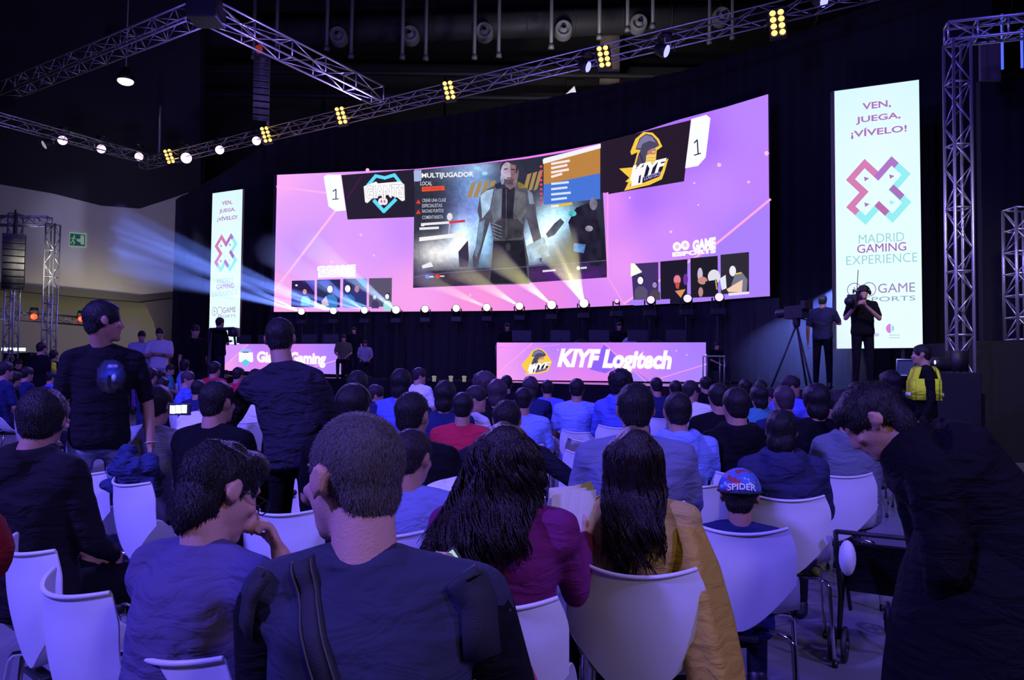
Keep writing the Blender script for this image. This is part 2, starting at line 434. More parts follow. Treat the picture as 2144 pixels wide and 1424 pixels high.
def build_person(J, label, shirt=None, loc=(0, 0, 0), yaw=0.0, scale=1.0, build=1.0, hair='short', hairm=None, sleeve='short',
                 trousers=None, skin=None, voxel=0.014, hood=False, extra=None, group=None, hairfn=None, strands=0,
                 handcurl=0.5, collar=None, shoes=True, jacket_hem=0.0, cls='person', hairvol=1.0, shoe_m=None, lower=True, eyes=None):
    skin = skin or SKIN; shirt = shirt or BLACKC; trousers = trousers or DARKTR; hairm = hairm or HAIR_BLK
    k = build; hc = J['head']; M = J['Mh']; near = voxel < .013
    b = MB()
    head_shapes(b, hc, M, detail=voxel < .016)
    nk = hc + M @ V((0, -.028, -.045))
    b.cone(J['neck'] + (J['chest'] - J['neck']) * .15, .062 * k, nk, .055)
    torso(b, J, k * .86, -.01)
    for s, x in (('L', -1), ('R', 1)):
        b.cone(J['s' + s], .046 * k, J['e' + s], .038 * k)
        b.cone(J['e' + s], .038 * k, J['e' + s] * .6 + J['w' + s] * .4, .036 * k)
        b.cone(J['e' + s] * .6 + J['w' + s] * .4, .036 * k, J['w' + s], .025)
        hp = J['arms'].get(s, {})
        dv = hp.get('dir', (J['w' + s] - J['e' + s])); pn = hp.get('palm', V((-x, 0, -.3)))
        hand(b, J['w' + s], dv, pn, -x * hp.get('flip', 1), hp.get('curl', handcurl))
        b.cone(J['h' + s], .07 * k, J['k' + s], .05 * k); b.cone(J['k' + s], .05 * k, J['a' + s], .036)
        f = (J['a' + s] + V((0, .10, -.045)))
        b.cone(J['a' + s] + V((0, -.02, -.03)), .03, f, .028)
    body = link(cls, fuse(b, 'body', skin, voxel * .8 if near else voxel, 3 if not near else 5), None, loc)
    body.rotation_euler = (0, 0, -yaw); body.scale = (scale,) * 3
    tag(body, label, 'person', group)
    # shirt
    b = MB(); torso(b, J, k, .012, skirt=jacket_hem)
    for s in 'LR':
        b.cone(J['s' + s], .060 * k, J['s' + s].lerp(J['e' + s], .75), .050 * k)
        if sleeve == 'long':
            b.cone(J['s' + s].lerp(J['e' + s], .6), .052 * k, J['e' + s], .047 * k)
            b.cone(J['e' + s], .047 * k, J['w' + s].lerp(J['e' + s], .12), .036)
        elif sleeve == 'short':
            a = J['s' + s]; e = J['s' + s].lerp(J['e' + s], .78); b.cone(a, .062 * k, e, .056 * k)
    if hood:
        up = (J['neck'] - J['chest']).normalized(); fw = V((0, 1, 0))
        cc = J['neck']
        pts = [cc + V((math.sin(a) * .095, -.012 - math.cos(a) * .075, .035 - .03 * math.cos(a) - .02)) for a in [rad(-130 + 26 * i) for i in range(11)]]
        b.tube(pts, [.022, .030, .036, .042, .046, .048, .046, .042, .036, .030, .022], 10)
        b.ell(cc + V((0, -.115, -.055)), (.105, .045, .10), None, 14, 10)
    elif collar is None:
        up = (J['neck'] - J['chest']).normalized(); xx = (J['sR'] - J['sL']).normalized(); yy = up.cross(xx)
        c0 = J['neck'] + up * -.012
        b.tube([c0 + xx * math.cos(a) * .068 * k + yy * math.sin(a) * .064 * k + up * (.012 if math.sin(a) < 0 else -.02) for a in [2 * math.pi * i / 16 for i in range(17)]], .009, 6)
    sm = fuse(b, 'shirt', shirt, voxel, 4, disp=(lambda p: (noise.noise(V((p[0] * 7, p[1] * 7, p[2] * 11))) * .007 + noise.noise(V((p[0] * 16, p[1] * 16, p[2] * 30))) * .003)))
    sh = link('jacket' if hood or sleeve == 'long' else 'shirt', sm, body)
    # trousers and shoes
    if lower:
        b = MB()
        b.ell(J['pelvis'], (.165 * k, .125 * k, .11), None)
        for s in 'LR':
            b.cone(J['h' + s], .088 * k, J['k' + s], .066 * k); b.cone(J['k' + s], .066 * k, J['a' + s] + V((0, 0, .01)), .05)
        link('trousers', fuse(b, 'trousers', trousers, voxel * 1.2, 4), body)
        if shoes:
            for s in 'LR':
                b = MB(); a = J['a' + s]
                b.cone(a + V((0, -.03, -.045)), .045, a + V((0, .13, -.052)), .038); b.cone(a + V((0, -.02, -.04)), .048, a + V((0, -.01, .0)), .05)
                link('shoe', fuse(b, 'shoe', shoe_m or SHOE, .014, 2), body)
    # hair
    if hairfn: hairfn(body, hc, M)
    elif hair != 'bald':
        b = MB(); T = lambda x, y, z: hc + M @ V((x, y, z)); v = hairvol
        if hair in ('short', 'buzz'):
            g = .003 if hair == 'buzz' else .007 * v
            b.ell(T(0, -.014, .034), (.074 + g, .090 + g, .084 + g * 1.3), M, 24, 16)
            b.ell(T(0, -.048, -.018), (.058 + g * .8, .046 + g, .062), M, 18, 12)
            if hair == 'short': b.ell(T(0, .036, .078), (.055, .042, .027 * v), M, 16, 10)
        elif hair == 'medium':
            b.ell(T(0, -.020, .034), (.090 * v, .112 * v, .100 * v), M, 20, 14)
            b.ell(T(0, -.055, -.045), (.078 * v, .062 * v, .085 * v), M, 18, 12)
            b.ell(T(0, .03, .075), (.07, .062, .045), M, 16, 10)
        elif hair == 'long':
            b.ell(T(0, -.020, .034), (.092 * v, .110 * v, .100), M, 20, 14)
            dn = V((0, -.085, -.16))
            b.cone(T(0, -.05, -.03), .09 * v, hc + dn, .085 * v); b.cone(hc + dn, .085 * v, hc + dn + V((0, -.03, -.14)), .05 * v)
        elif hair == 'afro':
            b.ell(T(0, -.025, .045), (.118 * v, .125 * v, .112 * v), M, 20, 14)
            b.ell(T(0, -.06, -.02), (.09 * v, .07 * v, .07 * v), M, 20, 14)
        elif hair == 'bun':
            b.ell(T(0, -.018, .040), (.084 * v, .105 * v, .094 * v), M, 20, 14); b.ell(T(0, -.055, -.005), (.072 * v, .06 * v, .06), M, 18, 12)
            b.ell(T(0, -.11, .09), (.045, .045, .042), M, 14, 10)
        amp = {'short': .004, 'buzz': .0012, 'medium': .009, 'long': .010, 'afro': .014, 'bun': .006}[hair]; fs = 28 if hair != 'afro' else 38
        hm = fuse(b, 'hair', hairm, max(.006, voxel * .75), 2, disp=lambda p: noise.noise(V((p[0] * fs, p[1] * fs, p[2] * fs * .7))) * amp)
        ho = link('hair', hm, body)
        if strands: add_strands(ho, strands, hc, M, .010 if hair != 'buzz' else .007, hairm, w=.0011 if hair != 'buzz' else .0007)
    if extra: extra(body, J)
    return body

def add_strands(ho, n, hc, M, L, m, seed=3, w=.0011, flow=0.75, zmin=-9):
    """short tapered strands growing out of the hair surface, joined into the hair mesh"""
    rnd = random.Random(seed); me = ho.data; me.calc_loop_triangles()
    tris = [(t.vertices[:], t.area) for t in me.loop_triangles]; cum = np.cumsum([a for _, a in tris]); tot = cum[-1]
    vs = me.vertices; mb = MB(); Mi = M.transposed()
    crown = V((0.01, -.06, .10))
    for _ in range(n):
        t = tris[min(int(np.searchsorted(cum, rnd.random() * tot)), len(tris) - 1)][0]
        a, b_ = rnd.random(), rnd.random()
        if a + b_ > 1: a, b_ = 1 - a, 1 - b_
        p = vs[t[0]].co * (1 - a - b_) + vs[t[1]].co * a + vs[t[2]].co * b_
        if p.z < zmin: continue
        nr = (vs[t[0]].normal + vs[t[1]].normal + vs[t[2]].normal).normalized()
        q = Mi @ (p - hc); fl = M @ (q - crown); fl = (fl - nr * fl.dot(nr))
        fl = fl.normalized() if fl.length > 1e-5 else nr.orthogonal()
        fl = (fl + V((rnd.uniform(-.35, .35), rnd.uniform(-.35, .35), rnd.uniform(-.35, .35))))
        d = (nr * (1 - flow) + fl * flow + M @ V((0, 0, -.15))).normalized(); l = L * rnd.uniform(.6, 1.4)
        x = d.cross(nr); x = x.normalized() if x.length > 1e-4 else d.orthogonal().normalized()
        p0 = p - nr * .003; p1 = p + d * l * .55 + nr * l * .12; p2 = p + d * l + V((0, 0, -l * .12))
        mb.add([p0 - x * w, p0 + x * w, p1 - x * w * .8, p1 + x * w * .8, p2], [(0, 1, 3, 2), (2, 3, 4)])
    bm = bmesh.new(); bm.from_mesh(me); tm = mb.mesh('s', m); bm.from_mesh(tm); bm.to_mesh(me); bm.free(); bpy.data.meshes.remove(tm)
    me.polygons.foreach_set('use_smooth', [True] * len(me.polygons))

def locks(n, fn, m, name='hair', parent=None, seed=5, r=.006):
    """long wavy locks: fn(i, rnd) -> (root point, list of direction points)"""
    rnd = random.Random(seed); mb = MB()
    for i in range(n):
        pts = fn(i, rnd); k = len(pts)
        rr = [r * (1 - .75 * (j / (k - 1)) ** 2) * rnd.uniform(.8, 1.2) for j in range(k)]
        mb.tube(pts, rr, 5)
    return mb
# ------------------------------------------------------------------ chairs
PLASTIC = mat('white_plastic', (0.66, 0.65, 0.68), 0.42, bump=0.05, bscale=400, spec=0.4)
CHROME = mat('chrome', (0.75, 0.75, 0.78), 0.12, 1.0)
BLACKP = mat('black_plastic', (0.012, 0.012, 0.013), 0.4)

def thick_grid(fn, nu, nv, t, mb, keep=None):
    """a sheet fn(u, v) given thickness t along its normal"""
    g = [[V(fn(i / nu, j / nv)) for j in range(nv + 1)] for i in range(nu + 1)]
    def nrm(i, j):
        a = g[min(i + 1, nu)][j] - g[max(i - 1, 0)][j]; b = g[i][min(j + 1, nv)] - g[i][max(j - 1, 0)]
        n = a.cross(b); return n.normalized() if n.length > 1e-9 else V((0, 1, 0))
    vs = []; idx = lambda i, j, s: ((i * (nv + 1) + j) * 2 + s)
    for i in range(nu + 1):
        for j in range(nv + 1):
            n = nrm(i, j); vs.append(g[i][j] + n * t / 2); vs.append(g[i][j] - n * t / 2)
    fs = []
    for i in range(nu):
        for j in range(nv):
            fs.append((idx(i, j, 0), idx(i + 1, j, 0), idx(i + 1, j + 1, 0), idx(i, j + 1, 0)))
            fs.append((idx(i, j, 1), idx(i, j + 1, 1), idx(i + 1, j + 1, 1), idx(i + 1, j, 1)))
    for i in range(nu):
        fs.append((idx(i, 0, 0), idx(i, 0, 1), idx(i + 1, 0, 1), idx(i + 1, 0, 0)))
        fs.append((idx(i, nv, 0), idx(i + 1, nv, 0), idx(i + 1, nv, 1), idx(i, nv, 1)))
    for j in range(nv):
        fs.append((idx(0, j, 0), idx(0, j + 1, 0), idx(0, j + 1, 1), idx(0, j, 1)))
        fs.append((idx(nu, j, 0), idx(nu, j, 1), idx(nu, j + 1, 1), idx(nu, j + 1, 0)))
    mb.add(vs, fs)

def make_chair():
    t = thing('shell_chair', '', 'chair')
    # back: local +Y is the way the chair faces; rim corners swept forward, lower edge a U
    def back(u, v):
        s = 2 * u - 1                         # across
        hw = .190 + .032 * math.sin(min(1, v * 2.2) * math.pi / 2)
        x = s * hw
        ztop = .822 - .022 * (1 - s * s)
        zbot = .385 + .215 * (s * s + .02) ** .66
        z = ztop + (zbot - ztop) * v
        h = (z - .40) / .43
        y = -.235 + (1 - h) * .075 - .02 * math.sin(h * math.pi) + .075 * abs(s) ** 2.2 * (0.9 + .25 * h) + max(0, h - .8) * -.05
        return (x, y, z)
    b = MB(); thick_grid(back, 20, 14, .007, b)
    # rolled rim along the top edge
    b.tube([V(back(i / 20, 0)) + V((0, -.004, 0)) for i in range(21)], .0072, 8)
    obj('backrest', b, PLASTIC, t, autosmooth=rad(60))
    def seat(u, v):
        s = 2 * u - 1
        x = s * (.228 + .012 * math.sin(v * math.pi) - .02 * v * v)
        zb = .385 + .215 * (s * s + .02) ** .66; yb = back(u, 1)[1]
        zf = .445 - .012 * (1 - s * s) - max(0, v - .85) * .25
        w_ = min(1, v * 2.0); w_ = w_ * w_ * (3 - 2 * w_)
        z = zb * (1 - w_) + zf * w_ + abs(s) ** 3 * .03 * (1 - v)
        y = yb + (.235 - yb) * v
        return (x, y, z)
    b = MB(); thick_grid(seat, 18, 16, .007, b)
    obj('seat', b, PLASTIC, t, autosmooth=rad(60))
    b = MB(); b.box((0, .02, .405), (.20, .22, .018)); b.box((0, -.135, .372), (.16, .05, .02))
    obj('seat_plate', b, BLACKP, t, bevel=.004)
    for x in (-1, 1):
        for y in (-1, 1):
            b = MB(); yy = .17 if y > 0 else -.155
            pts = [(x * .09, yy * .6, .402), (x * .16, yy * .85, .402), (x * .195, yy * 1.0, .395), (x * .212, yy * 1.06, .37), (x * .222, yy * 1.22, .18), (x * .232, yy * 1.38, .006)]
            b.tube(pts, .0105, 8)
            lg = obj('leg', b, CHROME, t)
            f = MB(); f.tube([(x * .232, yy * 1.38, .0), (x * .2305, yy * 1.36, .03)], .0135, 8)
            obj('foot_cap', f, BLACKP, lg)
    return t
CH0 = None
def place_chair(px, py, yaw, label, z=.80, group='white shell chairs of the audience', scale=1.0):
    """px,py: middle of the rim in the photograph"""
    global CH0
    p = Pz(px, py, z)
    a = rad(yaw); off = V((math.sin(a), math.cos(a), 0)) * .235
    loc = V((p.x, p.y, 0)) + off
    return chair_at(loc, yaw, label, group, scale)
def chair_px(lx, ly, rx, ry, label, **k):
    """rim corners as seen in the photograph"""
    a, c = Pz(lx, ly, .82), Pz(rx, ry, .82); m = (a + c) / 2; d = c - a; yaw = math.atan2(-d.y, d.x)
    f = V((math.sin(yaw), math.cos(yaw), 0)); return chair_at(m + f * .15, math.degrees(yaw), label, **k)
def chair_at(loc, yaw, label, group='white shell chairs of the audience', scale=1.0):
    global CH0
    if CH0 is None:
        CH0 = make_chair(); o = CH0
    else: o = copy_tree(CH0)
    o['label'] = label; o['group'] = group; o.location = (loc[0], loc[1], 0); o.rotation_euler = (0, 0, -rad(yaw)); o.scale = (scale,) * 3
    return o
# ------------------------------------------------------------------ surfaces that carry pictures
class Surf:
    """vertical surface over a plan line given as (x pixel column, depth) pairs"""
    def __init__(s, pts, deg=1):
        ms = []; iv = []
        for px, py, d in pts:
            r = ray(px, py); ms.append(r.x / r.y); iv.append(1.0 / d)
        s.c = np.polyfit(ms, iv, deg)
    def at(s, px, py, off=0.0):
        r = ray(px, py); m = r.x / r.y; d = 1.0 / float(np.polyval(s.c, m))
        p = C0 + r * (d / r.y); p.y -= off; return p

_font_cache = {}
def text_poly(body, bold=0.0):
    key = (body, bold)
    if key in _font_cache: return _font_cache[key]
    cu = bpy.data.curves.new('t', 'FONT'); cu.body = body; cu.size = 1.0; cu.resolution_u = 3; cu.offset = bold
    cu.fill_mode = 'FRONT'
    o = bpy.data.objects.new('t', cu); COL.objects.link(o)
    dg = bpy.context.evaluated_depsgraph_get(); dg.update()
    me = bpy.data.meshes.new_from_object(o.evaluated_get(dg))
    vs = [(v.co.x, v.co.y) for v in me.vertices]; fs = [tuple(p.vertices) for p in me.polygons]
    bpy.data.objects.remove(o); bpy.data.meshes.remove(me); bpy.data.curves.remove(cu)
    xs = [v[0] for v in vs]; ys = [v[1] for v in vs]
    _font_cache[key] = (vs, fs, (min(xs), max(xs), min(ys), max(ys)))
    return _font_cache[key]

class Art:
    def __init__(s, surf, base=0.0, step=None): s.surf = surf; s.mb = MB(); s.layer = 0; s.base = base; s.step = step; s.xf = None; s.tex = 0; s.ystep = None
    def pt(s, x, y, L=None):
        if s.xf: x, y = s.xf(x, y)
        return s.surf(x, y, s.base + (s.layer if L is None else L) * .014)
    def up(s, n=1): s.layer += n; return s
    def poly(s, pts, col, grad=None):
        bm = bmesh.new()
        f = bm.faces.new([bm.verts.new((p[0], p[1], 0)) for p in pts])
        if s.step:
            xs = [p[0] for p in pts]; k = math.ceil(min(xs) / s.step) * s.step
            while k < max(xs):
                bmesh.ops.bisect_plane(bm, geom=bm.verts[:] + bm.edges[:] + bm.faces[:], plane_co=(k, 0, 0), plane_no=(1, 0, 0)); k += s.step
        if s.ystep:
            ys = [p[1] for p in pts]; k = math.ceil(min(ys) / s.ystep) * s.ystep
            while k < max(ys):
                bmesh.ops.bisect_plane(bm, geom=bm.verts[:] + bm.edges[:] + bm.faces[:], plane_co=(0, k, 0), plane_no=(0, 1, 0)); k += s.ystep
        bmesh.ops.triangulate(bm, faces=bm.faces[:])
        bm.verts.ensure_lookup_table(); bm.verts.index_update()
        q = [(v.co.x, v.co.y) for v in bm.verts]; vs = [s.pt(x, y) for x, y in q]
        fs = [tuple(v.index for v in f.verts) for f in bm.faces]; bm.free()
        if s.tex:
            base = lin(col); tb = {tuple(v): tuple(c * max(.1, 1 + s.tex * (1.6 * noise.noise(V((x * .07, y * .05, 9))) + noise.noise(V((x * .22, y * .16, 4))))) for c in base) for v, (x, y) in zip(vs, q)}
            s.mb.add(vs, fs, 0, lambda p, tb=tb: tb[tuple(p)])
        else: s.mb.add(vs, fs, 0, lin(col))
        s.layer += .25
    def ell(s, cx, cy, rx, ry, col, n=20, a=0.0):
        ca, sa = math.cos(a), math.sin(a)
        s.poly([(cx + rx * math.cos(t) * ca - ry * math.sin(t) * sa, cy + rx * math.cos(t) * sa + ry * math.sin(t) * ca) for t in [2 * math.pi * i / n for i in range(n)]], col)
    def line(s, pts, w_, col):
        for (x0, y0), (x1, y1) in zip(pts[:-1], pts[1:]):
            L = math.hypot(x1 - x0, y1 - y0)
            if L < 1e-6: continue
            nx, ny = -(y1 - y0) / L * w_ / 2, (x1 - x0) / L * w_ / 2; ex, ey = (x1 - x0) / L * w_ * .3, (y1 - y0) / L * w_ * .3
            s.poly([(x0 + nx - ex, y0 + ny - ey), (x1 + nx + ex, y1 + ny + ey), (x1 - nx + ex, y1 - ny + ey), (x0 - nx - ex, y0 - ny - ey)], col); s.layer -= .25
        s.layer += .25
    def grid(s, quad, nx, ny, fn, lim=None):
        """quad: TL,TR,BR,BL pixels; fn(u,v) -> sRGB colour"""
        (ax, ay), (bx, by), (cx, cy), (dx, dy) = quad; vs = []; cols = []
        for i in range(nx + 1):
            for j in range(ny + 1):
                u, v = i / nx, j / ny
                x = (ax * (1 - u) + bx * u) * (1 - v) + (dx * (1 - u) + cx * u) * v; y = (ay * (1 - u) + by * u) * (1 - v) + (dy * (1 - u) + cy * u) * v
                vs.append(s.pt(x, y)); cols.append(lin([max(0, min(255, c)) for c in fn(u, v)]))
        tab = {tuple(v): c for v, c in zip(vs, cols)}
        fs = []
        for i in range(nx):
            for j in range(ny):
                a = i * (ny + 1) + j; fs.append((a, a + 1, a + ny + 2, a + ny + 1))
        s.mb.add(vs, fs, 0, lambda p, tab=tab: tab[tuple(p)]); s.layer += .25
    def text(s, body, quad, col, bold=0.0, shear=0.0, outline=None, ow=0.05):
        """text filling the quad TL,TR,BR,BL"""
        if outline: s.text(body, quad, outline, bold + ow, shear); 
        vs, fs, (x0, x1, y0, y1) = text_poly(body, bold)
        _, _, (bx0, bx1, by0, by1) = text_poly(body, 0.0)
        (ax, ay), (bx, by), (cx, cy), (dx, dy) = quad; out = []
        for x, y in vs:
            u = (x - bx0) / (bx1 - bx0); v = 1 - (y - by0) / (by1 - by0); u += shear * (0.5 - v)
            X = (ax * (1 - u) + bx * u) * (1 - v) + (dx * (1 - u) + cx * u) * v; Y = (ay * (1 - u) + by * u) * (1 - v) + (dy * (1 - u) + cy * u) * v
            out.append(s.pt(X, Y))
        s.mb.add(out, fs, 0, lin(col)); s.layer += .25
    def make(s, name, parent, mname, strength=1.0, sample=False, emit=True):
        return obj(name, s.mb, art_mat(mname, strength, sample, emit), parent, smooth=False, colattr=True)

BLK = mat('black_fabric', (0.006, 0.006, 0.008), 0.9, bump=0.2, bscale=8)
BLKP = mat('black_paint', (0.010, 0.010, 0.012), 0.55)
STAGEB = mat('stage_drape', (0.018, 0.016, 0.024), 0.95, bump=0.3, bscale=3)
ALU = mat('truss_aluminium', (0.52, 0.52, 0.56), 0.38, 0.85)

# ------------------------------------------------------------------ hall
gm = mat('hall_floor', (0.16, 0.155, 0.17), 0.5, bump=0.06, bscale=14, var=0.35, vscale=0.7)
b = MB(); b.add([(-60, -12, 0), (60, -12, 0), (60, 62, 0), (-60, 62, 0)], [(0, 1, 2, 3)])
struct(obj('floor', b, gm, smooth=False))
CEIL = mat('ceiling_dark', (0.030, 0.030, 0.033), 0.9, bump=0.3, bscale=1.5)
b = MB(); b.box((0, 25, 23.3), (120, 74, .3))
for i in range(14): b.box((0, 12 + i * 2.6, 22.9), (110, .5, .5))
struct(obj('ceiling', b, CEIL, smooth=False))
FARW = mat('far_wall', (0.055, 0.048, 0.045), 0.9, var=0.3, vscale=0.3)
b = MB(); b.box((12, 52, 10.5), (96, .4, 23.2))
for i in range(7): b.box((-12 + i * 8, 51.6, 10.5), (1.2, .6, 21))
struct(obj('wall_back', b, FARW, smooth=False))

# left hall wall: pale storeys, gallery ledge; unlit top cut along the shade edge and coloured dark
WALLP = mat('pale_wall', (0.58, 0.55, 0.46), 0.8, var=0.12, vscale=0.25)
WALLSH = mat('upper_wall_shade', (0.030, 0.030, 0.036), 0.9, var=0.3, vscale=0.4)
def slab(name, pts, d0, d1, thick, m):
    """vertical slab whose front outline is seen at pts; depth runs d0..d1 across x"""
    xs = [p[0] for p in pts]; x0, x1 = min(xs), max(xs)
    sf = Surf([(x0, 700, d0), (x1, 700, d1)]); fr = [sf.at(x, y) for x, y in pts]; n = len(pts)
    b = MB(); vs = fr + [p + V((0, thick, 0)) for p in fr]
    b.add(vs, [tuple(range(n)), tuple(reversed(range(n, 2 * n)))] + [(i, i + n, (i + 1) % n + n, (i + 1) % n) for i in range(n)])
    return obj(name, b, m, smooth=False)
struct(slab('wall_left', [(-80, 372), (0, 386), (110, 405), (210, 430), (290, 436), (345, 418), (400, 400), (400, 608), (290, 618), (150, 604), (0, 590), (-80, 582)], 36, 39, .4, WALLP))
struct(slab('wall_left_upper', [(-80, -260), (420, -260), (420, 392), (345, 418), (290, 436), (210, 430), (110, 405), (0, 386), (-80, 372)], 36, 39, .6, WALLSH))
struct(slab('trim_ledge', [(-80, 582), (0, 590), (150, 604), (290, 618), (400, 606), (400, 618), (290, 632), (150, 620), (0, 606), (-80, 598)], 35.6, 38.6, .9, mat('ledge_dark', (0.10, 0.095, 0.085), 0.8)))
struct(slab('wall_left_lower', [(-80, 598), (420, 632), (420, 792), (-80, 792)], 41, 44, .4, WALLP))
t = slab('curtain', [(288, 628), (306, 640), (322, 675), (331, 712), (334, 788), (420, 790), (420, 612)], 38.2, 39.0, .15, mat('curtain_brown', (0.16, 0.14, 0.14), 0.95))
tag(t, 'dark grey-brown curtain closing the corner under the gallery, left of the stage', 'curtain')
spot_light('gallery_lamp', P(60, 560, 24), P(180, 520, 37), 800, (1.0, 0.92, 0.72), 62, 0.9, .5)
spot_light('undercroft_lamp', P(140, 640, 33), P(190, 700, 41), 400, (1.0, 0.90, 0.62), 95, 0.9, .4)

# roof services: air duct with round nozzles, hanging rods, high bay lamp
DUCT = mat('duct_grey', (0.050, 0.050, 0.054), 0.6, 0.1)
NOZ = mat('nozzle_grey', (0.30, 0.30, 0.31), 0.6)
t = thing('air_duct', 'long dark air duct crossing under the roof, carrying round nozzles', 'air duct', P(850, 75, 44))
for z, r in ((0, .75),):
    b = MB(); a = P(-200, 98, 43.6) - t.location; c = P(2300, 8, 43.6) - t.location
    b.tube([a + V((0, .0, .0)), c + V((0, .0, .0))], r, 20); obj('duct_pipe', b, DUCT, t)
b = MB()
for i in range(26):
    x = a.x + (c.x - a.x) * i / 25; q = a.lerp(c, i / 25); b.tube([q, q + V((.07, 0, 0))], .80, 20)
obj('seam_band', b, DUCT, t)
for dy in (-3, -1.6, 1.5, 3.0):
    b = MB(); b.box((0, 1.5, dy), (120, .25, .22)); obj('purlin', b, DUCT, t)
def nozzle(px, py, label):
    p = P(px, py, 42.4); b = MB(); prof = [(.10, -.3), (.26, .25), (.30, -.05), (.40, -.16), (.46, -.10), (.50, .1), (.5, .55)]
    b.rings([[V((r_ * math.cos(2 * math.pi * j / 24), y, r_ * math.sin(2 * math.pi * j / 24))) for j in range(24)] for r_, y in prof], cap=False)
    o = obj('air_nozzle', b, NOZ, None, loc=p); tag(o, label, 'air nozzle', 'round air nozzles along the roof duct')
for i, (x, y) in enumerate(((393, 73), (707, 73), (858, 71), (1014, 64), (1180, 60), (1338, 47), (1512, 32))):
    nozzle(x, y, 'grey round air nozzle on the roof duct, ' + ['first from the left end', 'second from the left', 'third from the left', 'fourth from the left', 'above the second and third amber blinders', 'above the second amber blinder', 'farthest to the right, half behind the truss'][i])
ROD = mat('rod_grey', (0.26, 0.26, 0.27), 0.5, 0.2)
ordinal = 'first second third fourth fifth sixth seventh eighth ninth tenth eleventh twelfth thirteenth fourteenth fifteenth sixteenth seventeenth eighteenth nineteenth'.split()
def rodname(x): return '%s rod from the left edge' % ordinal[[r[0] for r in rods].index(x)]
rods = [(20, 100), (157, 60), (212, 112), (381, 115), (421, 118), (531, 120), (579, 105), (684, 102), (735, 118), (842, 120), (891, 122), (993, 120), (1044, 116), (1154, 98), (1255, 78), (1314, 62), (1367, 55), (1486, 88), (1534, 78)]
for i, (x, y) in enumerate(rods):
    p = P(x, y, 40.5); b = MB(); b.tube([(0, 0, 0), (0, 0, 23.1 - p.z)], .10, 8)
    b.tube([(0, 0, -.12), (0, 0, .12)], .16, 8)
    o = obj('hanging_rod', b, ROD, None, loc=p); tag(o, 'thin grey rod hanging from the roof, ' + rodname(x), 'rod', 'hanging rods under the roof')
p = P(263, 166, 33)
t = thing('high_bay_lamp', 'glowing greenish-white high bay lamp under the dark roof at upper left', 'lamp', p)
b = MB(); b.rings([[V((r_ * math.cos(2 * math.pi * j / 20), r_ * math.sin(2 * math.pi * j / 20), z)) for j in range(20)] for r_, z in ((.36, -.05), (.34, .12), (.2, .3), (.1, .5))]); obj('reflector', b, BLKP, t)
b = MB(); b.ell((0, 0, -.08), (.33, .33, .17)); obj('bulb', b, emis('high_bay_glow', (.72, 1.0, .78), 1.6), t)
b = MB(); b.tube([(0, 0, .4), (0, 0, 23.1 - p.z)], .03, 6); obj('hanger', b, ROD, t)
spot_light('high_bay_light', p - V((0, 0, .3)), p - V((0, 0, 10)), 60, (.7, 1, .8), 120, 1)

# lit structures glimpsed over the black wall
t = thing('roof_pier', 'brownish pier behind the stage, between truss and black wall', 'pier', (0, 0, 0))
b = MB(); a = P(1275, 172, 47); b.box((a.x, 47, a.z + 2.4), (1.15, 1, 5)); obj('shaft', b, mat('pier_brown', (.30, .24, .20), .9), t)
t['kind'] = 'structure'
t = thing('canopy_tip', 'small pale fabric peak showing above the black stage wall', 'canopy', P(1192, 186, 38))
z0 = -P(1192, 186, 38).z; b = MB(); b.add([(-.5, 0, -.6), (.45, 0, -.6), (.25, 0, .15), (.0, .9, -.6), (-.5, 0, z0), (.45, 0, z0), (0, .9, z0)], [(0, 1, 2), (1, 3, 2), (0, 2, 3), (0, 4, 5, 1), (1, 5, 6, 3), (3, 6, 4, 0), (4, 6, 5)]); obj('fabric', b, mat('pale_fabric', (.3, .31, .33), .9), t, smooth=False)
spot_light('backstage_lamp', P(1235, 250, 36), P(1235, 120, 47), 900, (1.0, 0.85, 0.75), 70, 1)

# ------------------------------------------------------------------ trusses
def truss(label, p0, p1, size=.45, bay=.5, caps=True, square=True, group='lighting trusses', sx=None, tube=.026):
    p0, p1 = V(p0), V(p1); d = p1 - p0; L = d.length; t = d / L
    up = V((0, 0, 1)) if abs(t.z) < .8 else V((0, 1, 0))
    if sx is not None: up = V(sx)
    x = t.cross(up).normalized(); y = x.cross(t)
    root = thing('lighting_truss', label, 'truss', p0, 0, group)
    h = size / 2; cs = [(-h, -h), (h, -h), (h, h), (-h, h)]
    for cx, cy in cs:
        b = MB(); o = x * cx + y * cy; b.tube([o, o + d], tube, 8); obj('chord', b, ALU, root)
    n = max(1, round(L / bay)); b = MB()
    for i in range(n):
        for k in range(4):
            a = cs[k]; c = cs[(k + 1) % 4]
            if (i + k) % 2: a, c = c, a
            b.tube([x * a[0] + y * a[1] + t * (L * i / n), x * c[0] + y * c[1] + t * (L * (i + 1) / n)], tube * .5, 5)
    for i in range(0, n + 1, max(1, n // 6)):
        for k in range(4):
            a = cs[k]; c = cs[(k + 1) % 4]; q = t * (L * i / n)
            b.tube([x * a[0] + y * a[1] + q, x * c[0] + y * c[1] + q], tube * .7, 5)
    obj('bracing', b, ALU, root)
    return root
TZ = 10.42
def at_z(px, py, z): p = Pz(px, py, z); return p
FT0 = V((-16.4, 34.2, TZ)); FT1 = V((9.2, 17.2, TZ))
def front(px):   # point of the front truss axis under this pixel column
    r = ray(px, 200); m = r.x / r.y; d = FT1 - FT0
    s_ = (m * FT0.y - FT0.x) / (d.x - m * d.y); return FT0 + d * s_
truss('long aluminium front truss over the stage carrying the amber blinders', FT0, FT1, .38, .62, tube=.022)
G0 = V((-7.8, 19.3, TZ)); B1 = V((-4.25, 25.6, TZ))
truss('bright violet-lit truss running from the upper-left corner block back to the front truss', G0, B1 - (B1 - G0).normalized() * .5, .5, 1.25, tube=.034)
